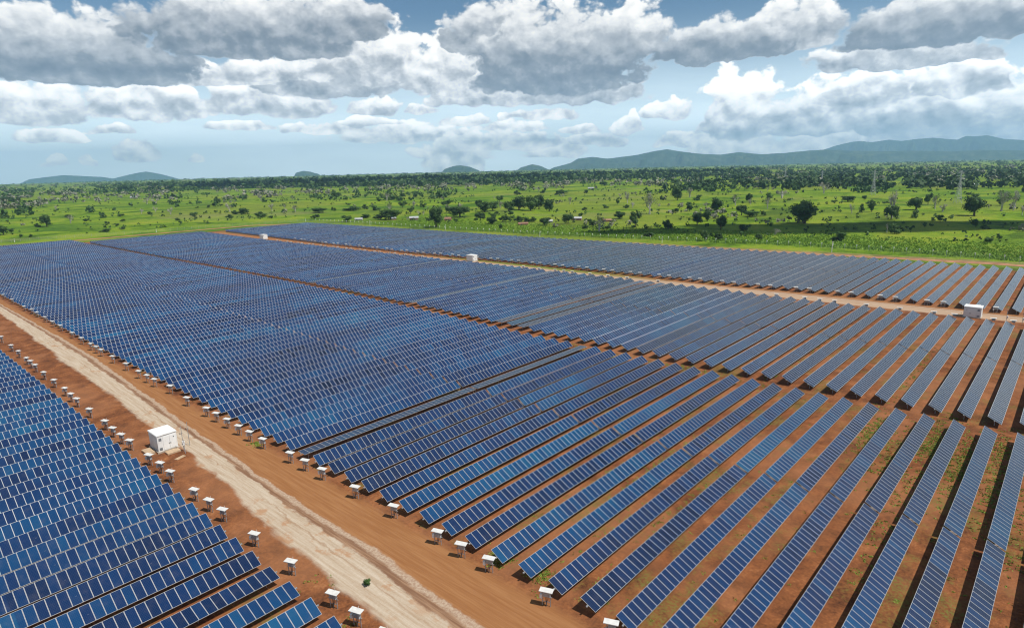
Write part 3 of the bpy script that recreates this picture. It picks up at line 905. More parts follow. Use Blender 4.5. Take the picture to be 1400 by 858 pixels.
STAND_C = [(217.2, 75.0), (217.2, 65.7), (217.2, 61.0), (217.2, 56.5), (217.2, 47.3), (217.2, 38.2), (217.2, 29.4), (217.2, 24.4), (217.2, 15.3), (217.2, 10.9), (217.2, 187.8), (217.2, 178.7), (217.2, 169.7), (217.2, 165.1), (217.2, 160.6), (217.2, 151.7), (217.2, 142.8), (217.2, 133.9), (217.2, 120.2)]
HOUSES = [ (442.0,323.5,8.1,3.1),(385.7,335.6,7.6,2.4),(441.7,292.6,6.6,2.4),(415.2,330.6,3.0,2.4),(1018.1,711.7,11.2,3.5),(378.3,463.0,8.1,3.4),(350.8,510.6,6.9,2.1),(386.5,425.4,5.9,3.3),(459.3,489.1,2.3,2.7),(1228.2,138.1,14.8,3.4),(1241.9,170.0,5.9,3.5),(1307.3,186.5,5.0,3.7),(1876.2,156.0,6.8,4.2),(1865.3,124.5,8.3,4.2),(369.4,481.4,4.1,2.7),(467.1,1475.4,12.1,4.6) ]
PYLONS = [ (771.0,96.9,31.3),(911.2,204.7,30.6),(1360.7,469.2,33.0),(1199.9,351.1,25.6) ]
CCTV = [ (345.2,93.4,5.6),(337.5,184.8,3.9),(325.4,268.5,3.9),(328.3,364.8,3.9),(322.5,453.7,4.1),(315.9,545.9,3.1),(193.6,570.6,2.7),(102.3,591.0,2.5) ]
FOREST = [ (511,2399),(737,2719),(933,2787),(877,2003),(926,1576),(1151,1185),(1658,926),(2096,777),(2638,979),(2817,1574),(2077,2135),(1934,3283),(1463,3332),(1073,3202) ]


# ------------------------------------------------------------------ inverter stands
def stand_meshes():
    m_ = {}
    a = MB()
    tilt = Matrix.Translation((0, 0, 1.98)) @ Matrix.Rotation(R(-4), 4, 'Y')
    a.box(-0.36, 0.36, -0.76, 0.76, 0.0, 0.035, 0, None, tilt)
    a.box(-0.36, -0.34, -0.76, 0.76, -0.05, 0.0, 0, None, tilt)
    m_['canopy'] = a.mesh('canopy', MAT['canopy'])
    a = MB()
    a.box(-0.18, 0.16, -0.44, 0.32, 1.30, 1.80)
    a.box(-0.195, -0.18, -0.36, 0.24, 1.36, 1.74, 1)
    for i in range(5):
        a.box(0.16, 0.19, -0.42 + i * 0.16, -0.40 + i * 0.16, 1.28, 1.70)
    m_['inverter'] = a.mesh('inverter', [MAT['grey'], MAT['galv']])
    a = MB()
    a.box(-0.24, 0.02, 0.42, 0.70, 1.02, 1.55)
    a.box(-0.255, -0.24, 0.45, 0.67, 1.06, 1.51)
    m_['junction_box'] = a.mesh('junction_box', MAT['white'])
    a = MB()
    a.box(-0.035, 0.035, -0.035, 0.035, 0.0, 1.96)
    m_['post'] = a.mesh('post', MAT['galv'])
    a = MB()
    a.box(-0.03, 0.03, -0.62, 0.72, 1.80, 1.86)
    a.box(-0.03, 0.03, -0.62, 0.72, 1.12, 1.17)
    a.box(-0.03, 0.03, -0.40, 0.50, 0.52, 0.57)
    m_['crossbar'] = a.mesh('crossbar', MAT['galv'])
    a = MB()
    for i in range(4):
        y = -0.22 + i * 0.12
        a.tube((0.0, y, 1.22), (0.02, y * 0.6, 0.62), 0.022, n=5)
    a.tube((0.02, 0.0, 0.62), (0.0, 0.05, 0.0), 0.06, n=6)
    m_['cables'] = a.mesh('cable_loom', MAT['dark'])
    a = MB()
    a.tube((0.3, -0.1, 1.86), (0.3, -0.1, 2.35), 0.014, n=5)
    m_['antenna'] = a.mesh('antenna', MAT['white'])
    return m_


SM = stand_meshes()
STEXT = {'A': 'kiosk side of the dirt road', 'B': 'far side of the dirt road', 'C': 'near side of the service road', 'D': 'fence side of the service road'}
used_labels = set()


def stand(x, y, side, full=True, low=0):
    root = bpy.data.objects.new('inverter_stand', None)
    COL.objects.link(root)
    root.empty_display_size = 0.4
    root.location = (x, y, 0)
    root.rotation_euler.z = R(20 + rnd.gauss(0, 2))
    obj('canopy', SM['canopy'], root)
    obj('inverter', SM['inverter'], root, (0, 0, -0.16 if low else 0))
    if full:
        if rnd.random() < 0.6:
            obj('junction_box', SM['junction_box'], root)
        obj('crossbar', SM['crossbar'], root, (0.05, 0, 0))
        obj('cable_loom', SM['cables'], root)
        if side == 'A':
            obj('antenna', SM['antenna'], root)
    for yy in (-0.42, 0.50):
        obj('post', SM['post'], root, (0.06, yy, 0))
    k_ = round((y - ROW0) / PITCH)
    if side == 'B':
        n = abs(k_ - 13)
        lab = 'white-topped inverter stand at the road end of the flat-lying row' if n == 0 else f'white-topped inverter stand at the {ordinal(min(n, 49))} row {"before" if k_ < 13 else "behind"} the flat-lying row'
    elif side == 'A':
        n = abs(k_ - 18)
        lab = 'white-topped inverter stand next to the white kiosk' if n == 0 else f'white-topped inverter stand on the kiosk side, {ordinal(min(n, 49))} row {"nearer than" if k_ < 18 else "beyond"} the kiosk'
    elif side == 'C':
        n = abs(k_ + 3)
        lab = f'inverter stand peeping over middle-field rows, {ordinal(min(n, 49))} row {"beyond" if k_ > -3 else "nearer than"} service road kiosk'
    else:
        n = abs(k_ + 3)
        lab = f'inverter stand under fence-side rows, {ordinal(min(n, 49))} row {"beyond" if k_ > -3 else "nearer than"} the service road kiosk'
    if lab in used_labels or n > 40:
        lab = 'small white-topped inverter stand far along the ' + STEXT[side]
    used_labels.add(lab)
    tag(root, lab, 'inverter stand', 'inverter stands on the ' + STEXT[side])
    return root


for i, (x, y) in enumerate(STAND_A):
    stand(x, y, 'A', True, i % 3 == 1)
for i, (x, y) in enumerate(STAND_B):
    stand(x, y, 'B', y < 140, i % 3 == 1)
y = 330.0
while y < 420:
    stand(46.6, y, 'B', False)
    y += 4.41 * rnd.choice((1, 2, 2))
for (x, y) in STAND_C:
    stand(interp(y, CEND) + 1.3, y, 'C', False)
for k_ in range(50, 84):
    if k_ % 3:
        y = ROW0 + PITCH * k_
        stand(interp(y, CEND) + 1.2, y + 0.8, 'C', False)
for k_ in range(-5, 84):
    if (k_ * 7) % 3 != 1:
        y = ROW0 + PITCH * k_
        stand(interp(y, DST) - 0.9, y + 0.5, 'D', k_ < 6)


# ------------------------------------------------------------------ transformer kiosks
def kiosk(x0, x1, y0, y1, h, label, door_side):
    root = bpy.data.objects.new('transformer_kiosk', None)
    COL.objects.link(root)
    cx, cy = (x0 + x1) / 2, (y0 + y1) / 2
    root.location = (cx, cy, 0)
    w, d = (x1 - x0) / 2, (y1 - y0) / 2
    tag(root, label, 'kiosk', 'white transformer kiosks')
    a = MB()
    a.box(-w, w, -d, d, 0.28, h)
    for sy in (-1, 1):                      # shallow ribs in the sheet walls
        for i in range(7):
            xx = -w + 0.15 + (2 * w - 0.3) * i / 6
            a.box(xx - 0.02, xx + 0.02, sy * d - (0.015 if sy < 0 else 0), sy * d + (0.015 if sy > 0 else 0), 0.32, h - 0.05)
    for i in range(8):
        yy = -d + 0.2 + (2 * d - 0.4) * i / 7
        a.box(-w - 0.015, -w, yy - 0.02, yy + 0.02, 0.32, h - 0.05)
    obj('body', a.mesh('kiosk_body', MAT['wall']), root)
    a = MB()
    a.box(-w - 0.10, w + 0.10, -d - 0.10, d + 0.10, h, h + 0.07)
    a.box(-w - 0.06, w + 0.06, -d - 0.06, d + 0.06, h + 0.07, h + 0.16)
    obj('roof', a.mesh('kiosk_roof', MAT['white']), root)
    a = MB()
    a.box(-w - 0.18, w + 0.18, -d - 0.18, d + 0.18, 0.0, 0.28)
    obj('plinth', a.mesh('kiosk_plinth', MAT['conc']), root)
    if door_side == 'y':
        def face(u0, u1, z0, z1, t0, t1):
            return (u0, u1, -d - t1, -d - t0, z0, z1)
        W2 = w
    else:
        def face(u0, u1, z0, z1, t0, t1):
            return (-w - t1, -w - t0, u0, u1, z0, z1)
        W2 = d
    for (u0, u1) in ((-W2 * 0.42, W2 * 0.22), (W2 * 0.24, W2 * 0.88)):
        a = MB()
        a.box(*face(u0, u1, 0.36, h - 0.32, 0.016, 0.055))
        dr = obj('door', a.mesh('kiosk_door', MAT['white']), root)
        a = MB()
        ux = u0 + 0.12 if u0 > 0 else u1 - 0.12
        a.box(*face(ux - 0.04, ux + 0.04, 1.25, 1.5, 0.056, 0.11))
        obj('handle', a.mesh('door_handle', MAT['dark']), dr)
    a = MB()
    a.box(*face(W2 * 0.60, W2 * 0.70, h - 0.85, h - 0.68, 0.056, 0.07))
    obj('warning_sign', a.mesh('warning_sign', MAT['dark']), root)
    for z0 in (0.45, h - 0.95):
        a = MB()
        a.box(*face(-W2 * 0.86, -W2 * 0.56, z0, z0 + 0.5, 0.016, 0.03))
        for i in range(5):
            a.box(*face(-W2 * 0.84, -W2 * 0.58, z0 + 0.05 + i * 0.09, z0 + 0.09 + i * 0.09, 0.03, 0.045), 1)
        obj('vent', a.mesh('kiosk_vent', [MAT['grey'], MAT['dark']]), root)
    return root


kiosk(33.35, 36.5, 112.6, 116.5, 3.1, 'white box-shaped transformer kiosk beside the pale dirt road', 'y')
kiosk(223.2, 227.0, 18.8, 23.0, 3.15, 'white transformer kiosk on the service road near the grey middle-field rows', 'x')
kiosk(221.3, 224.6, 226.5, 231.0, 3.1, 'small white kiosk halfway along the service road', 'y')
kiosk(214.8, 218.2, 430.5, 435.5, 3.2, 'tiny white kiosk at the far end of the service road', 'y')


def pad(x0, x1, y0, y1, z, label, rot=0.0):
    a = MB()
    a.box(-(x1 - x0) / 2, (x1 - x0) / 2, -(y1 - y0) / 2, (y1 - y0) / 2, 0.0, z)
    a.box(-(x1 - x0) / 2 + 0.1, (x1 - x0) / 2 - 0.1, -(y1 - y0) / 2 + 0.1, (y1 - y0) / 2 - 0.1, z, z + 0.02)
    o = obj('concrete_pad', a.mesh('concrete_pad', MAT['slab']), None, ((x0 + x1) / 2, (y0 + y1) / 2, 0))
    o.rotation_euler.z = rot
    return tag(o, label, 'concrete pad')


pad(31.6, 32.9, 112.9, 115.6, 0.45, 'low sandy concrete slab against the side of the dirt road kiosk')
pad(34.1, 36.3, 110.7, 112.2, 0.25, 'shallow doorstep slab in front of the dirt road kiosk')
pad(34.2, 35.9, 107.7, 108.4, 0.10, 'thin sandy slab lying on the soil near the kiosk poles', 0.35)


def meter_pole(x, y, h, label, box=True):
    root = bpy.data.objects.new('service_pole', None)
    COL.objects.link(root)
    root.location = (x, y, 0)
    tag(root, label, 'pole')
    a = MB()
    a.tube((0, 0, 0), (0, 0, h), 0.055, 0.04, 7)
    obj('shaft', a.mesh('pole_shaft', MAT['galv']), root)
    if box:
        a = MB()
        a.box(-0.17, 0.17, -0.30, -0.06, 1.2, 1.85)
        a.box(-0.2, 0.2, -0.34, -0.03, 1.85, 1.9)
        obj('meter_box', a.mesh('meter_box', MAT['white']), root)
    a = MB()
    a.tube((-0.25, 0, h * 0.72), (0.2, 0, h * 0.72), 0.02, n=5)
    a.box(-0.33, -0.22, -0.05, 0.05, h * 0.72 - 0.1, h * 0.72 + 0.12)
    obj('bracket', a.mesh('pole_bracket', MAT['dark']), root)
    return root


meter_pole(36.55, 110.2, 4.6, 'thin grey pole with a white meter box beside the dirt road kiosk')
meter_pole(36.35, 109.2, 2.5, 'short grey pole with bracket in front of the kiosk pole', False)
meter_pole(38.2, 112.0, 4.4, 'thin bare pole standing on the pale road behind the kiosk', False)
meter_pole(222.6, 12.8, 4.6, 'thin pole with white box on the service road, nearer the kiosk')
meter_pole(222.0, 9.2, 4.4, 'thin pole with white box on the service road, farther from the kiosk')


# ------------------------------------------------------------------ perimeter fence and camera poles
def fence():
    root = bpy.data.objects.new('perimeter_fence', None)
    COL.objects.link(root)
    root.location = (FENCE[1][0], FENCE[1][1], 0)
    tag(root, 'long wire fence on white-tipped posts between the earth track and green field', 'fence')
    P, acc = [], 0.0
    for a, b in zip(FENCE, FENCE[1:]):
        a, b = Vector(a), Vector(b)
        L = (b - a).length
        while acc < L:
            P.append((a.lerp(b, acc / L), (b - a).normalized()))
            acc += 5.6
        acc -= L
    mb = MB()
    mb.tube((0, 0, 0), (0, 0, 2.3), 0.06, n=6)
    shaft = mb.mesh('fence_post', MAT['galv'])
    mb = MB()
    mb.tube((0, 0, 1.95), (0, 0, 2.55), 0.11, n=6)
    mb.box(-0.22, 0.22, -0.22, 0.22, 2.55, 2.95)
    tip = mb.mesh('post_tip', MAT['white'])
    off = Vector((FENCE[1][0], FENCE[1][1], 0))
    rest = MB()
    for i, (q, d) in enumerate(P):
        if i < 100:
            o = obj('fence_post', shaft, root, Vector((q.x, q.y, 0)) - off)
            obj('post_tip', tip, o)
        else:
            rest.tube(Vector((q.x, q.y, 0)) - off, Vector((q.x, q.y, 2.5)) - off, 0.06, n=5)
    if rest.v:
        o = obj('far_fence_posts', rest.mesh('far_fence_posts', MAT['galv']), root)
        o['kind'] = 'stuff'
    w = MB()
    for (q, d), (q2, d2) in zip(P, P[1:]):
        for z in (0.4, 0.8, 1.2, 1.6, 2.0, 2.3):
            w.tube(Vector((q.x, q.y, z)) - off, Vector((q2.x, q2.y, z)) - off, 0.012, n=3, caps=False)
    obj('wire_strands', w.mesh('wire_strands', MAT['galv']), root)


fence()
CCTV_TXT = ['tall white camera pole on the fence line beside the green crop field', 'white camera pole by the track where tall shrubs meet the fence',
            'white camera pole in front of the pale-roofed farmhouse', 'white camera pole just past the tall cone-shaped tree', 'white camera pole before the farmhouse thicket',
            'small white camera pole at the far corner of the fence-side rows', 'small white camera pole at the far edge of the middle field', 'small white camera pole at the far edge by the dirt road field']
for (x, y, h), lab in zip(CCTV, CCTV_TXT):
    root = bpy.data.objects.new('camera_pole', None)
    COL.objects.link(root)
    root.location = (x, y, gz(x, y))
    tag(root, lab, 'camera pole')
    a = MB()
    a.tube((0, 0, 0), (0, 0, h), 0.17, 0.13, 8)
    obj('mast', a.mesh('camera_mast', MAT['white']), root)
    a = MB()
    a.box(-0.12, 0.12, -0.6, 0.1, h - 0.35, h - 0.1)
    obj('camera', a.mesh('camera_head', MAT['white']), root)


# ------------------------------------------------------------------ trees
def crown_mesh(name, mat, seed, lobes, leaves, size, zlo, flat=1.0, core=True, spread=0.30, lr=(0.17, 0.27)):
    """unit tree crown (1 wide, top at 1): leaf-sized faces spread over uneven lobes"""
    q = random.Random(seed)
    v, f = [], []
    cs = []
    for i in range(lobes):
        a = q.uniform(0, 2 * math.pi)
        rr = spread * math.sqrt(q.random())
        zz = zlo + (1 - zlo) * (0.18 + 0.64 * q.random())
        k_ = 1.0 - 0.55 * abs((zz - zlo) / (1 - zlo) - 0.45)
        cs.append((Vector((math.cos(a) * rr * k_ * 1.15, math.sin(a) * rr * k_ * 1.15, zz)), q.uniform(*lr)))
    top = max(c.z + r_ * (1 - zlo) * flat for c, r_ in cs)
    for c, r_ in cs:
        for j in range(leaves // lobes):
            d = Vector((q.gauss(0, 1), q.gauss(0, 1), q.gauss(0, 1))).normalized()
            rad = r_ * (0.62 + 0.46 * q.random() ** 0.6)
            p_ = c + Vector((d.x * rad, d.y * rad, d.z * rad * (1 - zlo) * flat))
            p_.z = min(p_.z + (1 - top) * (p_.z - zlo), 1.02)
            if p_.z < zlo * 0.75:
                continue
            nn = (d + Vector((q.gauss(0, .5), q.gauss(0, .5), q.gauss(0, .5) + 0.25))).normalized()
            s = nn.orthogonal().normalized()
            t_ = nn.cross(s)
            an = q.uniform(0, 6.3)
            s, t_ = s * math.cos(an) + t_ * math.sin(an), t_ * math.cos(an) - s * math.sin(an)
            w = size * q.uniform(0.6, 1.35)
            n = len(v)
            v += [tuple(p_ - s * w), tuple(p_ + t_ * w * 0.55), tuple(p_ + s * w), tuple(p_ - t_ * w * 0.55)]
            f.append((n, n + 1, n + 2, n + 3))
    if core:
        for c, r_ in cs:
            bm = bmesh.new()
            bmesh.ops.create_icosphere(bm, subdivisions=1, radius=r_ * 0.72)
            n = len(v)
            for b in bm.verts:
                z_ = c.z + b.co.z * (1 - zlo) * flat
                v.append((c.x + b.co.x + q.gauss(0, .015), c.y + b.co.y + q.gauss(0, .015), min(max(z_ + (1 - top) * (z_ - zlo), zlo * 0.8), 0.97)))
            for b in bm.faces:
                f.append(tuple(n + x.index for x in b.verts))
            bm.free()
    me = bpy.data.meshes.new(name)
    me.from_pydata(v, [], f)
    me.materials.append(mat)
    return me


def limbs(mb, q, p, d, L, r_, depth, bend=0.5):
    e = p + d * L
    mb.tube(p, e, r_, r_ * 0.62, 5 if depth > 1 else 3, caps=False)
    if depth == 0:
        return
    for i in range(3 if depth > 1 else 4):
        nd = (d + Vector((q.gauss(0, bend), q.gauss(0, bend), q.gauss(0.12, bend * 0.6)))).normalized()
        limbs(mb, q, p + d * L * q.uniform(0.55, 1.0), nd, L * q.uniform(0.55, 0.8), r_ * 0.58, depth - 1, bend)


def trunk_mesh(name, seed, h, r_=0.05, mat='trunk', forks=4):
    q = random.Random(seed)
    mb = MB()
    mb.tube((0, 0, -0.02), (0.01, 0.0, h), r_, r_ * 0.75, 7, caps=False)
    for i in range(forks):
        a = i * 6.28 / forks + q.random()
        b = Vector((math.cos(a) * 0.26, math.sin(a) * 0.26, h + 0.26 + 0.2 * q.random()))
        mb.tube((0, 0, h * 0.9), b, r_ * 0.6, r_ * 0.25, 5, caps=False)
    return mb.mesh(name, MAT[mat])


def bare_mesh(name, seed, depth=4, mat='twig'):
    q = random.Random(seed)
    mb = MB()
    for i in range(2):
        limbs(mb, q, Vector((0.02 * i, 0, -0.02)), Vector((q.gauss(0, .12), q.gauss(0, .12), 1)).normalized(), 0.30, 0.042, depth, 0.42)
    z = max(p[2] for p in mb.v)
    w = max(max(abs(p[0]), abs(p[1])) for p in mb.v)
    mb.v = [(p[0] / w * 0.5, p[1] / w * 0.5, p[2] / z) for p in mb.v]
    return mb.mesh(name, MAT[mat])


CROWN = {
    0: [crown_mesh('dense_crown', MAT['dense'], s_, 13, 1700, 0.040, 0.10) for s_ in (1, 2, 3, 4)],
    1: [crown_mesh('leafy_crown', MAT['leafy'], s_, 11, 1300, 0.038, 0.20, core=True, lr=(0.14, 0.23)) for s_ in (11, 12, 13)],
    2: [crown_mesh('thin_crown', MAT['sparse'], s_, 14, 620, 0.026, 0.30, core=False, spread=0.36, lr=(0.12, 0.20)) for s_ in (21, 22, 23)],
    3: [crown_mesh('grey_twigs', MAT['pale'], s_, 12, 420, 0.020, 0.25, core=False, spread=0.34, lr=(0.12, 0.22)) for s_ in (41, 42, 43)],
    4: [crown_mesh('bush_foliage', MAT['dense'] if s_ % 2 else MAT['leafy'], s_, 9, 800, 0.055, 0.0, spread=0.36, lr=(0.16, 0.25)) for s_ in (31, 32, 33, 34)],
}
TRUNK = {0: trunk_mesh('thick_trunk', 5, 0.24, 0.045), 1: trunk_mesh('slim_trunk', 6, 0.30, 0.035), 4: trunk_mesh('bush_stem', 7, 0.16, 0.04, forks=3)}
SPARSE_WOOD = [bare_mesh('open_limbs', s_, 3, 'twig') for s_ in (51, 52)]
BARE = [bare_mesh('bare_limbs', s_) for s_ in (61, 62, 63, 64)]
TEXT = {0: 'small dark round tree scattered in the green fields', 1: 'small mid-green tree scattered in the green fields', 2: 'small thin grey-green tree scattered in the green fields',
        3: 'small leafless pale grey tree scattered in the green fields', 4: 'low dark bush scattered in the green fields'}
CAT = {0: 'tree', 1: 'tree', 2: 'tree', 3: 'tree', 4: 'bush'}
NAME = {0: 'dense_tree', 1: 'leafy_tree', 2: 'sparse_tree', 3: 'bare_tree', 4: 'bush'}
SPECIAL = {
    0: 'large dark tree with wide bushy crown in the shaded green field', 1: 'single upright dark tree in the open meadow behind the shaded field', 2: 'dark bushy tree at the shaded edge of the field, wide as high',
    4: 'dark narrow tree low in the shaded field near the fence shrubs', 7: 'dark leafy lower half of the tall half-bare tree', 8: 'broad dark tree before the pylons with a small bush under it',
    9: 'big round dark tree before the nearest pylon', 15: 'tallest dark tree of the clump beyond the farmhouses', 19: 'dark round tree beside the pale-roofed farmhouse',
    20: 'tall dark cone-shaped tree rising at the edge of the solar field', 21: 'wide dark thicket tree beside the grey-roofed farmhouse', 22: 'dark wide tree by the pink-walled cottage',
    25: 'lone round dark tree in the yellow-green meadow beyond the blue rows', 26: 'dark tree cut by the frame edge beyond the blue rows',
    28: 'dark spreading tree before the brown farmhouse'}


def tree(kind, x, y, w, h, label=None, group=None, parts=True):
    z = gz(x, y) - 0.05
    root = bpy.data.objects.new(NAME[kind], None)
    COL.objects.link(root)
    root.location = (x, y, z)
    root.rotation_euler.z = rnd.uniform(0, 6.28)
    s = (w * 1.12, w * 1.12, h)
    if kind == 3:
        o = obj('limbs', rnd.choice(BARE), root)
        o.scale = s
        o = obj('twigs', rnd.choice(CROWN[3]), root)
        o.scale = s
    elif kind == 2:
        o = obj('limbs', rnd.choice(SPARSE_WOOD), root)
        o.scale = (w, w, h * 0.95)
        o = obj('crown', rnd.choice(CROWN[2]), root)
        o.scale = s
    else:
        o = obj('crown', rnd.choice(CROWN[kind]), root)
        o.scale = s
        o = obj('trunk' if kind != 4 else 'stem', TRUNK[kind], root)
        o.scale = s
    tag(root, label or TEXT[kind], CAT[kind], group or ('scattered ' + ('bushes' if kind == 4 else NAME[kind].split('_')[0] + ' trees') + ' of the plain'))
    return root


for i, (kd, x, y, w, h) in enumerate(TREES):
    tree(kd, x, y, w, h, SPECIAL.get(i), 'notable trees of the plain' if i in SPECIAL else None)
tree(4, 35.6, 55.7, 0.95, 0.8, 'small round green bush growing on the pale sandy road', 'bushes inside the plant')

# more scattered bushes and small trees in the meadows
yard_poly_far = lambda x, y: (x < 366 and y < 610)


def view_ok(x, y, m_=1.0):
    p = Vector((x, y, 0)) - Vector((0, 0, CAM_H))
    d = p.dot(cam_f)
    return d > 10 and abs(p.dot(cam_r) / d) < 0.86 * m_


n = 0
while n < 85:
    d = rnd.uniform(380, 1250)
    a = 0.7368 + rnd.uniform(-0.68, 0.66)
    x, y = d * math.cos(a), d * math.sin(a)
    if yard_poly_far(x, y) or not view_ok(x, y) or (330 < x < 480 and 50 < y < 250):
        continue
    kd = rnd.choice((4, 4, 4, 4, 4, 1, 2, 3))
    w = rnd.uniform(3.0, 7.5) * (1.0 if kd == 4 else 1.2)
    tree(kd, x, y, w, w * (rnd.uniform(0.45, 0.7) if kd == 4 else rnd.uniform(0.9, 1.2)))
    n += 1


# far woods: one mass of small crowns each, beyond counting
def wood(name, label, spots, mat, quads, seed, sizes):
    q = random.Random(seed)
    v, f = [], []
    for (x, y) in spots:
        z = gz(x, y)
        w = q.uniform(*sizes)
        h = w * q.uniform(0.65, 1.05)
        for j in range(quads):
            d = Vector((q.gauss(0, 1), q.gauss(0, 1), q.gauss(0, 1))).normalized()
            rr = q.random() ** 0.4
            p_ = Vector((x + d.x * w * 0.5 * rr, y + d.y * w * 0.5 * rr, z + h * (0.52 + 0.48 * d.z * rr)))
            nn = (d + Vector((q.gauss(0, .5), q.gauss(0, .5), q.gauss(0.3, .4)))).normalized()
            s = nn.orthogonal().normalized()
            t_ = nn.cross(s)
            k_ = w * q.uniform(0.14, 0.26)
            n_ = len(v)
            v += [tuple(p_ - s * k_), tuple(p_ + t_ * k_), tuple(p_ + s * k_), tuple(p_ - t_ * k_)]
            f.append((n_, n_ + 1, n_ + 2, n_ + 3))
    me = bpy.data.meshes.new(name)
    me.from_pydata(v, [], f)
    me.materials.append(mat)
    return tag(obj(name, me), label, 'woodland', kind='stuff')


def in_poly(x, y, P):
    c = False
    for (x0, y0), (x1, y1) in zip(P, P[1:] + P[:1]):
        if (y0 > y) != (y1 > y) and x < (x1 - x0) * (y - y0) / (y1 - y0) + x0:
            c = not c
    return c


def scatter(n, r0, r1, a0, a1, seed, inside=None, p=1.0, clump=0.0):
    q = random.Random(seed)
    o = []
    while len(o) < n:
        r_ = math.exp(q.uniform(math.log(r0), math.log(r1)))
        a = q.uniform(a0, a1)
        x, y = r_ * math.cos(a), r_ * math.sin(a)
        if inside and not in_poly(x, y, inside):
            continue
        o.append((x, y))
        if clump and q.random() < clump:
            for _ in range(q.randint(2, 7)):
                o.append((x + q.gauss(0, 14), y + q.gauss(0, 14)))
    return o[:n]


YAW = 0.7368
AZ0, AZ1 = YAW - 0.72, YAW + 0.72
wood('dark_forest', 'dark dense band of forest across the plain', scatter(1700, 1150, 3600, AZ0, AZ1, 5, FOREST), MAT['dense'], 14, 6, (16, 26))
wood('far_woodland', 'far woodland of dark green trees fading towards the horizon', scatter(5200, 1900, 12500, AZ0, AZ1, 15, None, 1, .5), MAT['leafy'], 9, 16, (9, 18))
wood('far_pale_woodland', 'far pale grey-green leafless trees among the dark woodland', scatter(2600, 1250, 7000, AZ0, AZ1, 25, None, 1, .6), MAT['pale'], 10, 26, (7, 14))
wood('bush_woodland', 'dense mid-distance dark bushes behind the pylons', scatter(1000, 1100, 2600, YAW - 0.70, YAW - 0.22, 35, None, 1, .6), MAT['dense'], 16, 36, (9, 17))
wood('light_bush_woodland', 'lighter green bushes among the mid-distance woodland', scatter(650, 950, 2600, AZ0, AZ1, 45, None, 1, .5), MAT['leafy'], 14, 46, (5, 12))
wood('meadow_scrub', 'tiny shrubs dotting the open green meadows', [p_ for p_ in scatter(1400, 400, 1700, AZ0, AZ1, 55, None, 1, .55) if not yard_poly_far(*p_)], MAT['leafy'], 12, 56, (1.2, 4.2))
wood('meadow_dark_scrub', 'tiny dark shrubs dotting the open green meadows', [p_ for p_ in scatter(380, 420, 1500, AZ0, AZ1, 65, None, 1, .5) if not yard_poly_far(*p_)], MAT['dense'], 10, 66, (1.5, 4.0))


wood('pale_scrub', 'pale grey leafless shrubs dotting the meadows', [p_ for p_ in scatter(160, 450, 1700, AZ0, AZ1, 85, None, 1, .5) if not yard_poly_far(*p_)], MAT['pale'], 12, 86, (3.0, 6.5))


# tall crop field outside the fence, weeds inside the plant
def tufts(name, label, spots, mat, h, w, blades, seed):
    q = random.Random(seed)
    v, f = [], []
    for (x, y) in spots:
        for j in range(blades):
            a = q.uniform(0, 6.28)
            px_, py_ = x + q.gauss(0, w * 0.6), y + q.gauss(0, w * 0.6)
            hh = h * q.uniform(0.5, 1.2)
            dx_, dy_ = math.cos(a) * w * 0.35, math.sin(a) * w * 0.35
            lx, ly = q.gauss(0, hh * 0.7), q.gauss(0, hh * 0.7)
            n_ = len(v)
            v += [(px_ - dx_, py_ - dy_, 0.0), (px_ + dx_, py_ + dy_, 0.0), (px_ + lx + dx_ * 0.5, py_ + ly + dy_ * 0.5, hh), (px_ + lx - dx_ * 0.5, py_ + ly - dy_ * 0.5, hh * 0.9)]
            f.append((n_, n_ + 1, n_ + 2, n_ + 3))
    me = bpy.data.meshes.new(name)
    me.from_pydata(v, [], f)
    me.materials.append(mat)
    return tag(obj(name, me), label, 'plants', kind='stuff')


q = random.Random(77)
crop = []
while len(crop) < 15000:
    y = q.uniform(-15, 470)
    fx = interp(y, sorted([(b, a) for a, b in FENCE[:12]]))
    x = fx + 4.5 + abs(q.gauss(0, 34))
    if x < fx + 75:
        crop.append((x, y))
tufts('tall_crop', 'tall bright green crop standing beyond the wire fence', crop, MAT['weed'], 0.75, 0.65, 4, 78)
weeds = []
for (cx, cy, sx, sy, n_) in ((118, 22, 6, 1.3, 130), (119, 13.5, 7, 1.5, 170), (112, 9, 8, 1.3, 130), (104, 4.5, 6, 1.2, 80), (121, 5, 5, 1.4, 90), (96, 0, 8, 1.3, 70), (108, 18, 8, 1.2, 70), (90, 14, 10, 1.1, 50),
                          (85, 44.5, 9, 0.7, 80), (70, 48.5, 8, 0.7, 60), (60, 40, 6, 0.7, 30), (74, 36, 6, 0.6, 24), (100, 52, 8, 0.7, 70), (112, 56.5, 9, 0.8, 70), (49, 47.5, 0.9, 0.8, 30), (50, 41.5, 0.9, 0.9, 26), (53, 35.5, 2, 0.8, 14),
                          (129.5, 62, 1.2, 6, 60), (129, 90, 1.2, 8, 60), (20, 61.5, 6, 0.6, 60), (14, 57.5, 8, 0.7, 40), (26, 52.8, 3, 0.6, 26), (45.8, 103, 0.5, 0.8, 16), (160, 24, 22, 1.2, 70), (150, 46, 18, 1.0, 60)):
    for _ in range(int(n_ * 2.4)):
        weeds.append((q.gauss(cx, sx), q.gauss(cy, sy)))
for _ in range(500):
    weeds.append((q.uniform(49, 127), ROW0 + PITCH * (q.randint(-8, 14) + 0.5) + q.gauss(0, 0.7)))
tufts('weeds', 'low green weeds on the red soil between panel rows', weeds, MAT['ground_weed'], 0.10, 0.26, 9, 79)


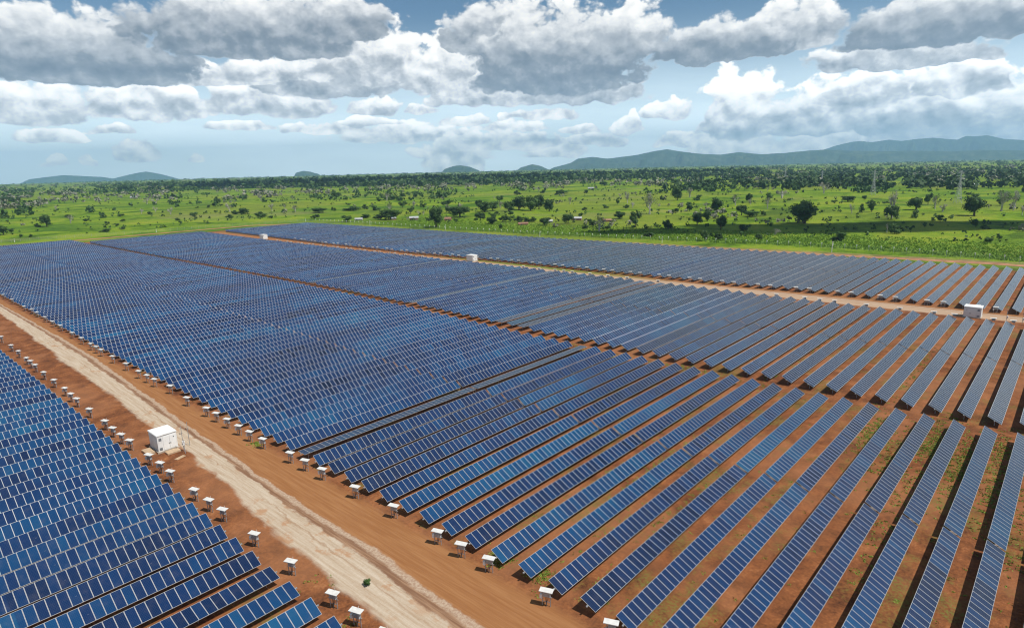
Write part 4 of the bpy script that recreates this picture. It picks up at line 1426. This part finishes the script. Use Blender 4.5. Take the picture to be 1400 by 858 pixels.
# ------------------------------------------------------------------ farmhouses
HT = ['long tin-roofed farmhouse with brown walls beside a dark round tree', 'low thatched farmhouse in front of the hedge line', 'brown-roofed hut by the half-bare tree', 'tiny pale-walled hut beside the hedge',
      'pale roofed barn far off in the open meadow', 'grey-roofed cottage with pink gable by the thicket', 'low grey-roofed shed at the edge of the far rows', 'pink mud-walled cottage behind the cone-shaped tree',
      'small white hut among dark trees', 'long pale building beyond the nearest pylon', 'small white house beyond the pylons, larger of a pair', 'small white house beyond the pylons, smaller of a pair',
      'white house far back in the bush, taller one', 'white house far back in the bush at the frame edge', 'small yellowish hut in the thicket', 'pale far building at the edge of the dark forest']
for i, (x, y, w, h) in enumerate(HOUSES):
    root = bpy.data.objects.new('farmhouse', None)
    COL.objects.link(root)
    root.location = (x, y, gz(x, y) - 0.02)
    root.rotation_euler.z = math.atan2(-0.744, 0.668) + rnd.uniform(-0.25, 0.25)
    tag(root, HT[i], 'house')
    h = max(h, 2.3)
    L, D = w / 2, max(1.6, w * 0.30)
    wall = MAT['mudwall'] if i in (0, 1, 2, 5, 7, 14) else MAT['farm']
    roof = MAT['thatch'] if i in (1, 2, 7) else MAT['tin']
    a = MB()
    a.box(-L, L, -D, D, 0.0, h * 0.62)
    for s_ in (-1, 1):
        a.quad([(s_ * L, -D, h * 0.62), (s_ * L, D, h * 0.62), (s_ * L, 0, h * 0.97)])
    obj('wall', a.mesh('house_wall', wall), root)
    a = MB()
    e = 0.3
    for s_ in (-1, 1):
        y0, z0 = s_ * (D + e), h * 0.62 - e * h * 0.35 / D
        a.quad([(-L - e, y0, z0), (L + e, y0, z0), (L + e, 0, h), (-L - e, 0, h)])
        a.quad([(-L - e, y0, z0 - 0.08), (L + e, y0, z0 - 0.08), (L + e, 0, h - 0.08), (-L - e, 0, h - 0.08)])
        a.quad([(-L - e, y0, z0 - 0.08), (L + e, y0, z0 - 0.08), (L + e, y0, z0), (-L - e, y0, z0)])
    obj('roof', a.mesh('house_roof', roof), root)
    for u_ in (-0.45, 0.35):
        a = MB()
        a.box(L * u_ - 0.4, L * u_ + 0.4, -D - 0.03, -D + 0.02, 0.05 if u_ < 0 else h * 0.22, h * 0.5)
        obj('door' if u_ < 0 else 'window', a.mesh('house_opening', MAT['dark']), root)


# ------------------------------------------------------------------ power line pylons
def pylon_body(H):
    mb = MB()
    bw, tw = H * 0.085, H * 0.016
    lv = [0, 0.16, 0.30, 0.42, 0.52, 0.61, 0.69, 0.76, 0.83, 0.90, 1.0]
    r_ = 0.13
    wid = lambda t_: bw + (tw - bw) * min(1.0, t_ / 0.72) ** 0.9
    cor = lambda t_: [Vector((sx * wid(t_), sy * wid(t_), t_ * H)) for sx, sy in ((-1, -1), (1, -1), (1, 1), (-1, 1))]
    for t0, t1 in zip(lv, lv[1:]):
        A, B_ = cor(t0), cor(t1)
        for i in range(4):
            j = (i + 1) % 4
            mb.tube(A[i], B_[i], r_, n=4, caps=False)
            mb.tube(A[i], B_[j], r_ * 0.6, n=3, caps=False)
            mb.tube(A[j], B_[i], r_ * 0.6, n=3, caps=False)
            mb.tube(B_[i], B_[j], r_ * 0.6, n=3, caps=False)
    return mb.mesh('lattice_tower', MAT['steel'])


def pylon_arm(H, t_, w):
    mb = MB()
    for s_ in (-1, 1):
        mb.tube((0, 0, t_ * H + H * 0.03), (s_ * w, 0, t_ * H), 0.12, n=4)
        mb.tube((0, 0, t_ * H), (s_ * w, 0, t_ * H), 0.12, n=4)
        mb.tube((s_ * w, 0, t_ * H), (s_ * w, 0, t_ * H - H * 0.05), 0.10, n=4)
    return mb.mesh('cross_arm', MAT['steel'])


PT = ['tall steel lattice pylon behind the big round tree, largest of the line', 'steel lattice pylon behind the half-bare tree, second of the line', 'thin steel lattice pylon farthest off in the meadow',
      'faint steel lattice pylon between the meadow trees, third of the line']
for (x, y, H), lab in zip(PYLONS, PT):
    root = bpy.data.objects.new('pylon', None)
    COL.objects.link(root)
    root.location = (x, y, gz(x, y))
    root.rotation_euler.z = math.atan2(108, 140) + R(90)
    tag(root, lab, 'pylon', 'pylons of the power line')
    obj('lattice_tower', pylon_body(H), root)
    for t_, w in ((0.74, H * 0.13), (0.84, H * 0.15), (0.93, H * 0.11)):
        obj('cross_arm', pylon_arm(H, t_, w), root)


# ------------------------------------------------------------------ hills on the horizon
def hill_material():
    m_, t, b = new_mat('hill_bush')
    g = t.node('ShaderNodeNewGeometry')
    n1 = t.noise(g.outputs['Position'], 0.006, 6.0, 0.65)
    n2 = t.noise(g.outputs['Position'], 0.03, 5.0, 0.7)
    t.l.new(t.ramp(t.m('ADD', t.m('MULTIPLY', n1, 0.6), t.m('MULTIPLY', n2, 0.4)), [(0.35, (0.008, 0.020, 0.008)), (0.5, (0.030, 0.058, 0.018)), (0.66, (0.13, 0.14, 0.06))]), b.inputs['Base Color'])  # bush patches, contrast deepened so the colour also suggests ridge shading
    b.inputs['Roughness'].default_value = 0.95
    b.inputs['Specular IOR Level'].default_value = 0.05
    return m_


HM = hill_material()


def ridge(name, D, prof, depth, seed, label=None, rough=0.10):
    """prof: (degrees right of YAW, degrees above the level of the camera) along the skyline at distance D"""
    q = random.Random(seed)
    from mathutils import noise as mn
    a0, a1 = prof[0][0], prof[-1][0]
    NA = max(40, int((a1 - a0) * 14))
    ND = 40
    v, f = [], []
    base = gz(D, 0) - 12
    for j in range(ND + 1):
        s_ = j / ND                       # 0 near foot .. 1 far foot
        for i in range(NA + 1):
            a = a0 + (a1 - a0) * i / NA
            dist = D + (s_ - 0.5) * depth
            e = interp(a, prof)
            top = CAM_H + D * math.tan(R(e)) / math.cos(R(min(abs(a), 40))) ** 0
            top = max(top, base)
            sh = math.sin(math.pi * s_) ** 1.25
            an = YAW - R(a)
            x, y = dist * math.cos(an), dist * math.sin(an)
            # spurs and gullies down the slopes, crest left as measured
            nz = mn.fractal(Vector((x, y, seed * 100)) * (7.0 / depth), 0.9, 2.1, 6)
            g_ = min(1.0, abs(nz) * 1.6)
            hgt = (top - base) * (sh ** (0.55 + 3.6 * (1 - g_)) + 0.22 * nz * sh * (1 - sh))
            v.append((x, y, base + max(hgt, 0.0) * 1.0))
    for j in range(ND):
        for i in range(NA):
            k_ = j * (NA + 1) + i
            f.append((k_, k_ + 1, k_ + NA + 2, k_ + NA + 1))
    me = bpy.data.meshes.new(name)
    me.from_pydata(v, [], f)
    me.polygons.foreach_set('use_smooth', [True] * len(f))
    me.materials.append(HM)
    return tag(obj(name, me), kind='structure')


ridge('near_hills', 11500, [(-6.15, -0.674), (-5.61, -0.122), (-4.83, 0.11), (-4.19, 0.157), (-3.42, 0.014), (-2.6, -0.32), (-2.03, -0.775)], 1900, 1)
ridge('near_hills', 11500, [(0.3, -0.705), (1.09, -0.156), (2.12, 0.102), (2.89, -0.073), (3.66, -0.468), (4.18, -0.795)], 1900, 2)
ridge('near_hills', 11800, [(-18.58, -0.768), (-18.11, -0.121), (-17.51, 0.014), (-16.93, -0.091), (-16.3, -0.289), (-15.74, -0.79)], 1900, 3)
ridge('mountains', 13000, [(2.56, -0.884), (3.99, -0.224), (5.46, 0.117), (6.1, 0.475), (7.37, 0.599), (8.64, 0.413), (9.89, 0.535), (11.13, 0.657), (12.54, 0.924), (13.7, 1.073), (14.79, 0.861), (15.69, 0.715), (16.59, 0.6), (18.06, 0.5), (19.5, 0.666), (21.21, 0.442), (23.13, 0.502), (24.69, 0.626), (25.94, 0.671), (27.6, 0.536), (29.59, 0.418), (31.97, 0.397), (34.24, 0.272), (35.96, 0.319), (38.43, 0.188), (40.74, 0.113), (42.25, -0.354)], 3600, 4)
ridge('far_mountains', 18800, [(22.38, -0.578), (24.76, 0.284), (25.94, 0.699), (26.8, 0.977), (27.79, 1.189), (28.29, 1.236), (29.14, 1.117), (30.23, 1.257), (31.05, 1.129), (32.11, 1.234), (33.06, 1.278), (33.92, 1.159), (34.54, 1.082), (35.03, 1.33), (35.55, 1.267), (36.26, 1.31), (37.24, 1.019), (38.34, 0.898), (40.25, 0.935), (42.86, 0.318), (44.31, -0.408)], 2600, 5)
ridge('far_hills', 19400, [(-37.12, -0.442), (-36.44, -0.11), (-35.58, -0.008), (-34.48, 0.116), (-33.38, 0.033), (-32.03, -0.085), (-31.35, -0.213), (-30.86, -0.092), (-29.87, 0.126), (-29.12, 0.244), (-28.39, 0.087), (-27.57, -0.158), (-26.69, -0.465)], 1800, 6)

# ------------------------------------------------------------------ a cumulus overhead, out of the picture, that shades the field by the fence
def cloud(x, y, z, sx, sy, sz, seed):
    q = random.Random(seed)
    bm = bmesh.new()
    for i in range(16):
        a = q.uniform(0, 6.28)
        rr = math.sqrt(q.random()) * 0.8
        m_ = Matrix.Translation((math.cos(a) * sx * rr, math.sin(a) * sy * rr, q.uniform(-0.1, 0.5) * sz)) @ Matrix.Diagonal((sx * q.uniform(.3, .5), sy * q.uniform(.3, .5), sz * q.uniform(.4, .8), 1))
        bmesh.ops.create_icosphere(bm, subdivisions=3, radius=1.0, matrix=m_)
    for v_ in bm.verts:
        v_.co += Vector((q.gauss(0, 3), q.gauss(0, 3), q.gauss(0, 2)))
    me = bpy.data.meshes.new('cloud')
    bm.to_mesh(me)
    bm.free()
    me.polygons.foreach_set('use_smooth', [True] * len(me.polygons))
    me.materials.append(CLOUD)
    o = obj('cloud', me, None, (x, y, z))
    return tag(o, 'unseen white cumulus added overhead to shade the plain', 'cloud', kind='stuff')


CLOUD = plain('cloud_white', (0.85, 0.86, 0.88), 1.0, 0.0)


def cloud_over(gx, gy, sx, sy, rot, seed, z=850.0):
    k_ = z / sun_dir.z
    o = cloud(gx + sun_dir.x * k_, gy + sun_dir.y * k_, z, sx, sy, 40.0, seed)
    o.rotation_euler.z = rot


cloud_over(455, 150, 120, 30, R(-52), 3)
cloud_over(540, 50, 85, 26, R(-55), 4)
cloud_over(1500, 1750, 1100, 330, R(-42), 5, 1300.0)

# ------------------------------------------------------------------ the air
hz = MB()
hz.box(-20500, 20500, -20500, 20500, -170, 830)
hm = bpy.data.materials.new('haze')
hm.use_nodes = True
ht = hm.node_tree
ht.nodes.clear()
ho = ht.nodes.new('ShaderNodeOutputMaterial')
hv = ht.nodes.new('ShaderNodeVolumePrincipled')
hv.inputs['Color'].default_value = (0.40, 0.67, 1.0, 1)
hv.inputs['Density'].default_value = 7.5e-5
hv.inputs['Anisotropy'].default_value = 0.2
ht.links.new(hv.outputs[0], ho.inputs['Volume'])
o = obj('haze', hz.mesh('haze', hm))
o.rotation_euler.z = YAW
tag(o, kind='stuff')
